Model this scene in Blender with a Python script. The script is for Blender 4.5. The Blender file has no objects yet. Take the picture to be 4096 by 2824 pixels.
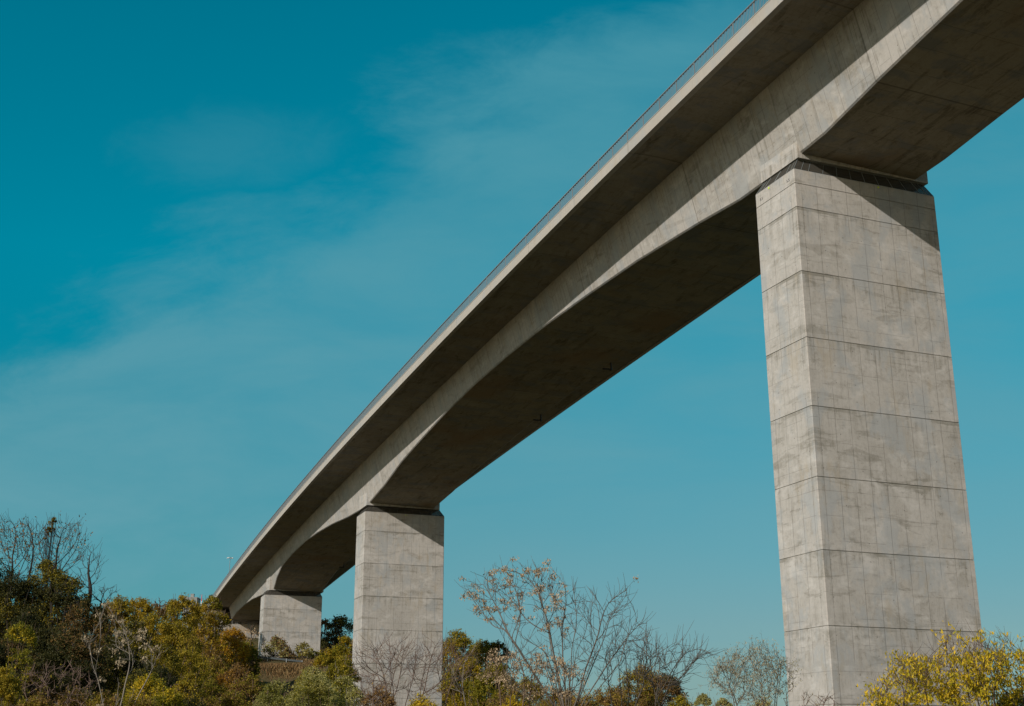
import bpy, math, random
import numpy as np
PI = math.pi
scene = bpy.context.scene
C = scene.collection
rad = math.radians

# ------------------------------------------------------------------ camera
FPX, PITCH, ROLL = 5185.83, 0.305976, 0.0032394      # focal length in photo pixels (4096 wide)
cam_d = bpy.data.cameras.new('camera'); cam = bpy.data.objects.new('camera', cam_d); C.objects.link(cam)
cam_d.sensor_width = 36.0; cam_d.lens = FPX / 4096 * 36.0
cam_d.clip_start = 0.1; cam_d.clip_end = 6000
from mathutils import Matrix, Vector
cam.matrix_world = Matrix.Rotation(PI / 2 + PITCH, 4, 'X') @ Matrix.Rotation(-ROLL, 4, 'Z')
scene.camera = cam

def ray(px, py):
    """direction (X/Y, Z/Y) of a photo pixel"""
    u = px - 2048.0; v = 1412.0 - py
    cr, sr = math.cos(ROLL), math.sin(ROLL)
    x = (u * cr + v * sr) / FPX; w = (-u * sr + v * cr) / FPX
    c, s = math.cos(PITCH), math.sin(PITCH)
    Y = c - w * s; Z = s + w * c
    return x / Y, Z / Y

# ------------------------------------------------------------------ tagging
def tag(o, label=None, cat=None, group=None, kind=None):
    if label: o['label'] = label
    if cat: o['category'] = cat
    if group: o['group'] = group
    if kind: o['kind'] = kind
    return o
def empty(name, loc, rz=0):
    o = bpy.data.objects.new(name, None); C.objects.link(o); o.location = loc; o.rotation_euler = (0, 0, rz)
    o.empty_display_size = 0.5
    return o

class MB:
    """collects faces, builds ONE mesh object"""
    def __init__(s): s.v = []; s.f = []; s.uv = []; s.seg = []
    def quad(s, a, b, c, d):
        n = len(s.v); s.v += [tuple(a), tuple(b), tuple(c), tuple(d)]; s.f.append((n, n+1, n+2, n+3))
    def box(s, c, h, ax=None):
        c = np.array(c, float)
        ax = np.eye(3) if ax is None else np.array(ax, float)
        n = len(s.v)
        for k in range(8):
            sg = ((k & 1) * 2 - 1, ((k >> 1) & 1) * 2 - 1, ((k >> 2) & 1) * 2 - 1)
            s.v.append(tuple(c + ax[0]*h[0]*sg[0] + ax[1]*h[1]*sg[1] + ax[2]*h[2]*sg[2]))
        for q in ((0,2,3,1),(4,5,7,6),(0,1,5,4),(2,6,7,3),(0,4,6,2),(1,3,7,5)): s.f.append(tuple(n+i for i in q))
    def bar(s, a, b, r, n=6, r2=None):
        a = np.array(a, float); b = np.array(b, float); d = b-a; L = np.linalg.norm(d)
        if L < 1e-6: return
        d /= L; t = np.array([0,0,1.0]) if abs(d[2]) < .9 else np.array([1.0,0,0])
        e1 = np.cross(d, t); e1 /= np.linalg.norm(e1); e2 = np.cross(d, e1)
        if r2 is None: r2 = r
        k = len(s.v)
        for i in range(n):
            an = 2*PI*i/n; o = e1*math.cos(an)+e2*math.sin(an)
            s.v.append(tuple(a+o*r)); s.v.append(tuple(b+o*r2))
        for i in range(n):
            j = (i+1) % n; s.f.append((k+2*i, k+2*j, k+2*j+1, k+2*i+1))
        s.f.append(tuple(k+2*i for i in range(n-1, -1, -1))); s.f.append(tuple(k+2*i+1 for i in range(n)))
    def lathe(s, prof, c, n=12):
        k = len(s.v)
        for (r, z) in prof:
            for i in range(n):
                a = 2*PI*i/n; s.v.append((c[0]+r*math.cos(a), c[1]+r*math.sin(a), c[2]+z))
        for j in range(len(prof)-1):
            for i in range(n):
                i2 = (i+1) % n; s.f.append((k+j*n+i, k+j*n+i2, k+(j+1)*n+i2, k+(j+1)*n+i))
        s.f.append(tuple(k+i for i in range(n-1,-1,-1))); s.f.append(tuple(k+(len(prof)-1)*n+i for i in range(n)))
    def build(s, name, mat, parent=None, loc=None, smooth=False):
        me = bpy.data.meshes.new(name); me.from_pydata(s.v, [], s.f); me.validate()
        if s.uv:
            u = me.uv_layers.new(name='UVMap'); 
            for i, p in enumerate(s.uv): u.data[i].uv = p
        if s.seg:
            u = me.uv_layers.new(name='seg')
            for i, p in enumerate(s.seg): u.data[i].uv = p
        if mat: me.materials.append(mat)
        if smooth: me.polygons.foreach_set('use_smooth', [True]*len(me.polygons))
        o = bpy.data.objects.new(name, me); C.objects.link(o)
        if parent: o.parent = parent
        if loc is not None: o.location = loc
        return o

# ------------------------------------------------------------------ node helpers
class NT:
    def __init__(s, nt): s.t = nt; nt.nodes.clear()
    def n(s, ty, **k):
        nd = s.t.nodes.new(ty)
        for a, b in k.items(): setattr(nd, a, b)
        return nd
    def l(s, a, b): s.t.links.new(a, b)
    def _in(s, sock, v):
        if hasattr(v, 'is_output') or isinstance(v, bpy.types.NodeSocket): s.l(v, sock)
        else: sock.default_value = v
    def m(s, op, a, b=0.0, c=None, clamp=False):
        nd = s.n('ShaderNodeMath', operation=op, use_clamp=clamp); s._in(nd.inputs[0], a); s._in(nd.inputs[1], b)
        if c is not None: s._in(nd.inputs[2], c)
        return nd.outputs[0]
    def comb(s, x, y, z):
        nd = s.n('ShaderNodeCombineXYZ'); s._in(nd.inputs[0], x); s._in(nd.inputs[1], y); s._in(nd.inputs[2], z); return nd.outputs[0]
    def sep(s, v):
        nd = s.n('ShaderNodeSeparateXYZ'); s.l(v, nd.inputs[0]); return nd.outputs
    def noise(s, v, scale, detail=4, rough=.55, dist=0.0, lac=2.0):
        nd = s.n('ShaderNodeTexNoise'); s.l(v, nd.inputs['Vector']); nd.inputs['Scale'].default_value = scale
        nd.inputs['Detail'].default_value = detail; nd.inputs['Roughness'].default_value = rough
        nd.inputs['Distortion'].default_value = dist; nd.inputs['Lacunarity'].default_value = lac
        return nd.outputs[0]
    def ramp(s, v, a, b, lo=0.0, hi=1.0, smooth=True):
        nd = s.n('ShaderNodeMapRange', interpolation_type='SMOOTHSTEP' if smooth else 'LINEAR')
        s._in(nd.inputs[0], v); nd.inputs[1].default_value = a; nd.inputs[2].default_value = b
        nd.inputs[3].default_value = lo; nd.inputs[4].default_value = hi
        return nd.outputs[0]
    def mix(s, f, a, b, mode='MIX'):
        nd = s.n('ShaderNodeMix', data_type='RGBA', blend_type=mode)
        s._in(nd.inputs[0], f)
        for sock, v in ((nd.inputs[6], a), (nd.inputs[7], b)):
            if isinstance(v, tuple): sock.default_value = (*v, 1) if len(v) == 3 else v
            else: s.l(v, sock)
        return nd.outputs[2]
    def cr(s, f, stops):
        nd = s.n('ShaderNodeValToRGB'); s.l(f, nd.inputs[0]); e = nd.color_ramp.elements
        while len(e) < len(stops): e.new(.5)
        for i, (p, c) in enumerate(stops): e[i].position = p; e[i].color = (*c, 1)
        return nd.outputs[0]

def newmat(name):
    m = bpy.data.materials.new(name); m.use_nodes = True; return m, NT(m.node_tree)
def finish(t, col, rough=.8, bump=None, bstr=.2, bdist=.05, metal=0.0, spec=.3):
    b = t.n('ShaderNodeBsdfPrincipled'); o = t.n('ShaderNodeOutputMaterial')
    if isinstance(col, tuple): b.inputs['Base Color'].default_value = (*col, 1)
    else: t.l(col, b.inputs['Base Color'])
    t._in(b.inputs['Roughness'], rough); b.inputs['Metallic'].default_value = metal
    b.inputs['Specular IOR Level'].default_value = spec
    if bump is not None:
        bn = t.n('ShaderNodeBump'); bn.inputs['Strength'].default_value = bstr; bn.inputs['Distance'].default_value = bdist
        t.l(bump, bn.inputs['Height']); t.l(bn.outputs[0], b.inputs['Normal'])
    t.l(b.outputs[0], o.inputs[0]); return b

def concrete(name, mode='obj', base=(.46,.435,.405), stain=(.25,.235,.205), pale=(.55,.53,.505), panel=1.05, lift=4.0,
             streak=1.0, smear=1.0, seed=0.0, line=1.0, flat=0.0, rust=0.0):
    """board-marked fair-faced concrete; h = metres along the face, v = metres up it"""
    m, t = newmat(name)
    if mode == 'obj':
        tc = t.n('ShaderNodeTexCoord'); x, y, z = t.sep(tc.outputs['Object'])
        h = t.m('ADD', x, t.m('MULTIPLY', y, 1.03)); v = z
        oi = t.n('ShaderNodeObjectInfo'); rnd = t.m('MULTIPLY', oi.outputs['Random'], 40.0)
    else:
        uv = t.n('ShaderNodeUVMap', uv_map='UVMap'); h, v, _ = t.sep(uv.outputs[0]); rnd = 0.0
    hs = t.m('ADD', h, t.m('ADD', rnd, seed))
    P = lambda a, b, k=0.0: t.comb(t.m('MULTIPLY', hs, a), t.m('MULTIPLY', v, b), k)
    big = t.noise(P(1, 1), .32, 6, .6, .4)
    big2 = t.noise(P(1, 1.4, 7.7), .9, 7, .62, .8)
    st = t.noise(P(1, .09, 3.1), 2.6, 6, .6, .25)
    st2 = t.noise(P(1, .05, 9.1), 7.0, 4, .6)
    sm = t.noise(P(.22, 1, 5.3), 1.3, 7, .62, .7)
    fine = t.noise(P(1, 1, 1.3), 14, 5, .7)
    # tone of every pour / shutter panel
    li = t.m('FLOOR', t.m('DIVIDE', v, lift)) if mode == 'obj' else None
    if mode == 'obj':
        wn = t.n('ShaderNodeTexWhiteNoise', noise_dimensions='2D'); t.l(t.comb(li, rnd, 0.0), wn.inputs['Vector']); pour = wn.outputs[0]
    else:
        sg = t.n('ShaderNodeUVMap', uv_map='seg'); sx, sy, _ = t.sep(sg.outputs[0])
        wn = t.n('ShaderNodeTexWhiteNoise', noise_dimensions='2D'); t.l(t.comb(t.m('FLOOR', sx), t.m('FLOOR', sy), 0.0), wn.inputs['Vector']); pour = wn.outputs[0]
    pi_ = t.m('FLOOR', t.m('DIVIDE', hs, panel)); vi = t.m('FLOOR', t.m('DIVIDE', v, 1.37))
    wn2 = t.n('ShaderNodeTexWhiteNoise', noise_dimensions='2D'); t.l(t.comb(pi_, vi, 0.0), wn2.inputs['Vector'])
    mott = t.noise(P(1, .7, 91.), 5.0, 9, .78, .1)
    d = t.m('ADD', t.m('MULTIPLY', t.ramp(big, .40, .66), .22), t.m('MULTIPLY', t.ramp(mott, .44, .68), .36))
    d = t.m('ADD', d, t.m('MULTIPLY', t.ramp(st, .5, .75), .30*streak))
    d = t.m('ADD', d, t.m('MULTIPLY', t.ramp(sm, .55, .61), .40*smear))
    d = t.m('ADD', d, t.m('MULTIPLY', t.ramp(big2, .56, .62), .24*smear))
    d = t.m('ADD', d, t.m('MULTIPLY', t.ramp(st2, .55, .8), .34*streak))
    d = t.m('ADD', d, t.m('MULTIPLY', t.m('SUBTRACT', pour, .5), .34))
    d = t.m('ADD', d, t.m('MULTIPLY', t.m('SUBTRACT', wn2.outputs[0], .5), .16))
    if mode == 'obj':      # run-off below the pour joints
        fz = t.m('FRACT', t.m('DIVIDE', v, lift))
        d = t.m('ADD', d, t.m('MULTIPLY', t.m('MULTIPLY', t.ramp(fz, .55, 1.0), t.ramp(st, .42, .66)), .55))
        jag = t.m('ADD', fz, t.m('MULTIPLY', t.m('SUBTRACT', t.noise(P(1.2, .3, 51.), 1.0, 4), .5), .05))
        d = t.m('ADD', d, t.m('MULTIPLY', t.m('MULTIPLY', t.ramp(jag, .945, .955), t.ramp(t.noise(P(.12, .25, 61.), 1.0, 2), .48, .56)), .75))
    d = t.m('MULTIPLY', d, 1.0-flat)
    col = t.mix(t.m('MULTIPLY', d, 1.0, clamp=True), base, stain)
    pl = t.m('MULTIPLY', t.ramp(t.noise(P(.6, 1, 14.2), .9, 8, .66, .3), .5, .68), .6*(1-flat))
    col = t.mix(pl, col, pale)
    cool = t.m('MULTIPLY', t.ramp(t.noise(P(.9, .5, 71.), .75, 7, .66, .3), .48, .62), .65*(1-flat))
    cm = tuple(.5*(a_+b_) for a_, b_ in zip(base, stain)); cg = sum(cm)/3*1.06
    col = t.mix(cool, col, (cg*.96, cg*1.0, cg*1.02))
    warm = t.m('MULTIPLY', t.ramp(t.noise(P(1.2, .35, 81.), .8, 6, .64, .2), .56, .70), .45*(1-flat))
    col = t.mix(warm, col, (base[0]*.80, base[1]*.72, base[2]*.58))
    # shutter joints: thin, uneven, some missing
    fr = t.m('FRACT', t.m('DIVIDE', t.m('ADD', hs, t.m('MULTIPLY', t.m('SUBTRACT', t.noise(P(.02, .25, 2.2), 1.0, 2), .5), .06)), panel))
    near = t.m('ABSOLUTE', t.m('SUBTRACT', fr, .5))
    wl = .024
    ln = t.ramp(near, .5-wl/panel, .5-.2*wl/panel)
    ln = t.m('MULTIPLY', ln, t.ramp(t.noise(P(.6, .35, 21.), 1.0, 3), .36, .5))
    fr2 = t.m('FRACT', t.m('DIVIDE', t.m('ADD', v, .3), 1.37)); near2 = t.m('ABSOLUTE', t.m('SUBTRACT', fr2, .5))
    ln2 = t.m('MULTIPLY', t.ramp(near2, .5-.022/1.37, .5), t.ramp(t.noise(P(.5, .5, 31.), 1.0, 3), .46, .54))
    lines = t.m('MAXIMUM', ln, t.m('MULTIPLY', ln2, .8))
    # tie holes
    hx = t.m('SUBTRACT', t.m('FRACT', t.m('DIVIDE', hs, 1.31)), .5); hy = t.m('SUBTRACT', t.m('FRACT', t.m('DIVIDE', v, 1.0)), .5)
    rr = t.m('SQRT', t.m('ADD', t.m('POWER', t.m('MULTIPLY', hx, 1.31), 2.0), t.m('POWER', hy, 2.0)))
    hole = t.m('MULTIPLY', t.ramp(rr, .045, .02), t.ramp(t.noise(P(1, 1, 95.), 2.3, 1), .45, .62, 0.0, .75))
    marks = t.m('MAXIMUM', t.m('MULTIPLY', lines, .6*line), t.m('MULTIPLY', hole, line))
    if mode == 'uv':
        f2 = t.m('FRACT', sx); near3 = t.m('ABSOLUTE', t.m('SUBTRACT', f2, .5))
        ln3 = t.ramp(near3, .5-.0055, .5-.002)
        marks = t.m('MAXIMUM', marks, t.m('MULTIPLY', ln3, .5))
    col = t.mix(marks, col, tuple(c*.42 for c in stain))
    if rust:
        rm = t.m('MULTIPLY', t.ramp(t.noise(P(.5, .5, 41.), .25, 4), .5, .68), rust)
        col = t.mix(rm, col, (.26,.17,.09))
    g = t.m('ADD', .93, t.m('MULTIPLY', fine, .14))
    col = t.mix(1.0, col, t.comb(g, g, g), 'MULTIPLY')
    bh = t.m('SUBTRACT', t.m('ADD', t.m('MULTIPLY', fine, .3), t.m('MULTIPLY', big2, .7)), t.m('MULTIPLY', marks, 1.0))
    finish(t, col, .85, bh, .35, .02, spec=.25)
    return m

def plain(name, col, rough=.6, metal=0.0, var=.12, scale=3.0, spec=.4):
    m, t = newmat(name); tc = t.n('ShaderNodeTexCoord')
    nz = t.noise(tc.outputs['Object'], scale, 5, .6)
    g = t.m('ADD', 1-var, t.m('MULTIPLY', nz, 2*var))
    c = t.mix(1.0, col, t.comb(g, g, g), 'MULTIPLY')
    finish(t, c, rough, nz, .1, .01, metal, spec); return m

M_pier = concrete('pier_concrete', 'obj', panel=1.06)
M_web = concrete('girder_concrete', 'uv', panel=1.12, streak=2.3, smear=.8, seed=3.3)
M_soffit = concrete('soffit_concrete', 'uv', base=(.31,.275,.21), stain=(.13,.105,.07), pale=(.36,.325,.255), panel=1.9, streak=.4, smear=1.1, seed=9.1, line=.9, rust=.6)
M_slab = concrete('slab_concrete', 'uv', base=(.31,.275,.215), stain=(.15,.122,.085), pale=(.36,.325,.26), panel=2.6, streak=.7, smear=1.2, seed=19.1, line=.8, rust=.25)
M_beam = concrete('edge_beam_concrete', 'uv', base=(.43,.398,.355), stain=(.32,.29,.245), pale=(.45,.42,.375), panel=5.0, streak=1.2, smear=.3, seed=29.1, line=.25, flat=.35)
M_abut = concrete('abutment_concrete', 'obj', base=(.40,.34,.27), panel=1.25, seed=6.0, lift=3.0)
M_galv = plain('galvanised_steel', (.27,.29,.30), .5, .35, .1, 8)
M_dark = plain('dark_steel', (.035,.033,.03), .6, .2)
M_bearing = plain('bearing_steel', (.10,.095,.085), .6, .3)
M_asph = plain('asphalt', (.05,.05,.05), .9)
M_lime = plain('lime_plastic', (.62,.80,.03), .5, 0, .02)
M_ink = plain('black_stencil_paint', (.03,.035,.04), .8)
M_lampw = plain('lamp_housing', (.72,.72,.68), .4, 0, .05)
M_pole = plain('lamp_pole_steel', (.22,.25,.26), .5, .4)
M_rail = plain('weathered_rail', (.07,.085,.09), .6, .3)
M_red = plain('red_paint', (.55,.02,.03), .5, 0, .05)
M_white = plain('white_paint', (.75,.75,.72), .5, 0, .05)
M_wallfar = plain('far_wall', (.24,.25,.24), .8, 0, .1, .6)
M_glassf = plain('far_window', (.10,.16,.18), .3, 0, .05)

# net between pier top and girder: thin dark mesh, partly see-through
M_net, t = newmat('bird_net')
tc = t.n('ShaderNodeTexCoord')
b = t.n('ShaderNodeBsdfPrincipled'); b.inputs['Base Color'].default_value = (.055,.050,.040,1); b.inputs['Roughness'].default_value = .8
tr = t.n('ShaderNodeBsdfTransparent'); mx = t.n('ShaderNodeMixShader'); o = t.n('ShaderNodeOutputMaterial')
t._in(mx.inputs[0], .78); t.l(tr.outputs[0], mx.inputs[1]); t.l(b.outputs[0], mx.inputs[2]); t.l(mx.outputs[0], o.inputs[0])

# ------------------------------------------------------------------ alignment of the viaduct (metres, s = distance along)
X0, Y0, TH, K1, K2, Z0, G1, G2 = 20.26556, 73.30383, .386823, .000455087, -.00110335, 33.261436, -.0343567, .0233358
B, ZF, CF, HF, HR, ZWR, RIN = 9.556, 5.6616, -.0242586, .82, 1.023, 5.73325, .121
WS = .257; WR = 4.27 + WS*(ZWR-1)
_ss = np.arange(-140, 361, .5); _h = TH - K1*_ss - K2*_ss**2/2000
_dx = -np.sin(_h); _dy = np.cos(_h)
_X = np.concatenate([[0], np.cumsum((_dx[1:]+_dx[:-1])/2)])*.5; _Y = np.concatenate([[0], np.cumsum((_dy[1:]+_dy[:-1])/2)])*.5
_i0 = 280; _X += X0-_X[_i0]; _Y += Y0-_Y[_i0]
def deck(s, d, dz):
    h = np.interp(s, _ss, _h)
    return np.array([np.interp(s, _ss, _X)+math.cos(h)*d, np.interp(s, _ss, _Y)+math.sin(h)*d, Z0+G1*s+G2*s*s/1000+dz+CF*d])
def axes(s):
    h = float(np.interp(s, _ss, _h)); ex = np.array([math.cos(h), math.sin(h), 0]); ey = np.array([-math.sin(h), math.cos(h), 0])
    return ex, ey, h
ZT = [(0,.92),(2,.92),(4.6,1.0),(9.6,1.52),(18.3,2.26),(27,2.75),(35.7,3.15),(44.4,3.32),(53,3.32),(61.8,3.12),(70.5,2.7),(79.2,2.22),(88,1.35),(95.6,.92),(99.6,.92),(107.2,1.4),(116,2.2),(126,2.85),(135,3.23),(146,3.31),(157,3.03),(163,2.2),(168.4,.95),(172.4,.95),(180,1.7),(194,2.7),(205,3.15),(218,3.3),(227.5,3.1)]
ZT = [(-a, z) for a, z in ((110,.92),(97.6,.92),(88,1.52),(79.2,2.26),(70.5,2.75),(61.8,3.12),(53,3.32),(44.4,3.32),(35.7,3.15),(27,2.75),(18.3,2.26),(9.6,1.52),(4.6,1.0))] + ZT
zs_ = np.array(ZT)
SEG = [-97.6,-88,-79.2,-70.5,-61.8,-53,-44.4,-35.7,-27,-18.3,-9.6,9.6,18.3,27,35.7,44.4,53,61.8,70.5,79.2,88,107.2,116,126,135,146,157,163,180,194,205,218,227.5]
def segc(s): return float(np.interp(s, SEG, range(len(SEG))))
stations = sorted(set([round(a, 2) for a, z in ZT] + list(np.arange(-108, 227, 3.0))))
def merge(st, eps=.9):
    keys = set(round(a, 2) for a, z in ZT); out = []
    for s in st:
        if out and s-out[-1] < eps:
            if s in keys and out[-1] not in keys: out[-1] = s; continue
            if s in keys: out.append(s)
            continue
        out.append(s)
    return out
stations = merge(stations)

def loft(name, sts, section, mats, parent, cap=True, rows=None):
    """section(s) -> closed list of (d, dz, v_metres, material, seg_row)"""
    me_v = []; faces = []; uvs = []; segs = []; mi = []
    n = None; vaccs = []
    for s in sts:
        sec = section(s); n = len(sec)
        for (d, z, m_, r_) in sec: me_v.append(tuple(deck(s, d, z)))
        acc = [0.0]
        for i in range(n): 
            a = sec[i]; b_ = sec[(i+1) % n]; acc.append(acc[-1]+math.hypot(a[0]-b_[0], a[1]-b_[1]))
        vaccs.append(acc)
    for j in range(len(sts)-1):
        sec = section(sts[j])
        for i in range(n):
            i2 = (i+1) % n
            faces.append((j*n+i, j*n+i2, (j+1)*n+i2, (j+1)*n+i)); mi.append(sec[i][2])
            sa, sb = sts[j], sts[j+1]
            uvs += [(sa, vaccs[j][i]), (sa, vaccs[j][i+1]), (sb, vaccs[j+1][i+1]), (sb, vaccs[j+1][i])]
            r_ = sec[i][3]+.5
            e = 1e-3
            segs += [(segc(sa+e), r_), (segc(sa+e), r_), (segc(sb-e), r_), (segc(sb-e), r_)]
    if cap:
        for j, rev in ((0, False), (len(sts)-1, True)):
            f = [j*n+i for i in range(n)]
            if not rev: f = f[::-1]
            faces.append(tuple(f)); mi.append(0); uvs += [(me_v[k][0], me_v[k][2]) for k in f]; segs += [(.5, .5)]*n
    me = bpy.data.meshes.new(name); me.from_pydata(me_v, [], faces)
    u = me.uv_layers.new(name='UVMap'); u.data.foreach_set('uv', np.array(uvs, 'f').ravel())
    u = me.uv_layers.new(name='seg'); u.data.foreach_set('uv', np.array(segs, 'f').ravel())
    for m_ in mats: me.materials.append(m_)
    me.polygons.foreach_set('material_index', mi)
    o = bpy.data.objects.new(name, me); C.objects.link(o); o.parent = parent
    return o

viaduct = empty('viaduct', (0, 0, 0))
tag(viaduct, 'long curving grey concrete road bridge on three tall piers under a teal sky', 'bridge')

def box_sec(s):
    z = float(np.interp(s, zs_[:,0], zs_[:,1])); hb = 4.27+WS*(z-1)
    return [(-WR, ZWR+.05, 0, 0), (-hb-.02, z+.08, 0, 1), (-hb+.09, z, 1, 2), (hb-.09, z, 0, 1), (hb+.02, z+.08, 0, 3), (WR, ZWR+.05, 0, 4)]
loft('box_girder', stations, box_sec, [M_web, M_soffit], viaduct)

def slab_sec(s):
    o_ = B-.34
    L = [(-o_, ZF+.62, 0, 0), (-o_, ZF+.06, 0, 1), (-8.4, ZF+.12, 0, 1), (-7.2, ZF+.15, 0, 1), (-6.2, ZF+.11, 0, 1), (-WR-.02, ZWR, 0, 1)]
    R = [(-d, z, m_, r_) for d, z, m_, r_ in L[::-1]]
    return L + R
deck_st = [s for s in stations if s < 226] + [227.5, 232, 238, 246, 256, 268, 282, 300, 320]
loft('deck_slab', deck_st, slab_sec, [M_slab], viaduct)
def beam_sec(sg):
    def f(s):
        a, b_ = B, B-.34
        L = [(-a, ZF, 0, 0), (-b_+.02, ZF-.015, 0, 0), (-b_+.02, ZF+HF-.02, 0, 0), (-a-.025, ZF+HF, 0, 0), (-a-.025, ZF+HF-.055, 0, 0), (-a, ZF+HF-.06, 0, 0)]
        L = L[::-1]
        return L if sg < 0 else [(-d, z, m_, r_) for d, z, m_, r_ in L[::-1]]
    return f
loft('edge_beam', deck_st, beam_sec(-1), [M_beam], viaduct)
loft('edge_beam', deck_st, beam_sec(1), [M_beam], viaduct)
def road_sec(s): return [(-8.9, ZF+.70, 0, 0), (-8.9, ZF+.63, 0, 0), (8.9, ZF+.63, 0, 0), (8.9, ZF+.70, 0, 0)]
loft('road_surface', deck_st, road_sec, [M_asph], viaduct)

# railing (left side, the one seen against the sky)
railing = empty('railing', (0, 0, 0)); railing.parent = viaduct
dr = -B+RIN; zr0 = ZF+HF
def rail_sec(d0, z0, z1, w_): return lambda s: [(d0-w_, z1, 0, 0), (d0-w_, z0, 0, 0), (d0+w_, z0, 0, 0), (d0+w_, z1, 0, 0)]
rst = deck_st
o = loft('handrail', rst, rail_sec(dr, zr0+HR-.06, zr0+HR, .035), [M_galv], railing)
o = loft('bottom_rail', rst, rail_sec(dr, zr0+.09, zr0+.13, .02), [M_galv], railing)
def add_bal(mb, s, top=HR-.055, r=.013):
    p = deck(s, dr, zr0-.01); q = deck(s, dr, zr0+top); ex, ey, h = axes(s)
    c = (p+q)/2; mb.box(c, (r, r, (q[2]-p[2])/2), (ex, ey, (0, 0, 1)))
SP = .15
near_b = [-6.5+SP*i for i in range(100)]
for s in near_b:
    mb = MB(); add_bal(mb, s); mb.build('baluster', M_galv, railing)
mb = MB()
s = -60.0
while s < 250:
    if not (-6.5-SP*.5 < s < near_b[-1]+SP*.5): add_bal(mb, s)
    s += SP
for s in np.arange(-60, 250, 2.25): add_bal(mb, s+.07, HR-.055, .026)
o = mb.build('baluster', M_galv, railing); o['kind'] = 'stuff'
# row of dark blocks standing in for the shadow marks beneath the handrail
mb = MB()
for s in np.arange(-60, 180, .3):
    p = deck(s, dr, zr0+HR-.1); ex, ey, h = axes(s); mb.box(p, (.03, .06, .035), (ex, ey, (0, 0, 1)))
mb.build('handrail_shade_block', M_dark, railing)['kind'] = 'stuff'

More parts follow.
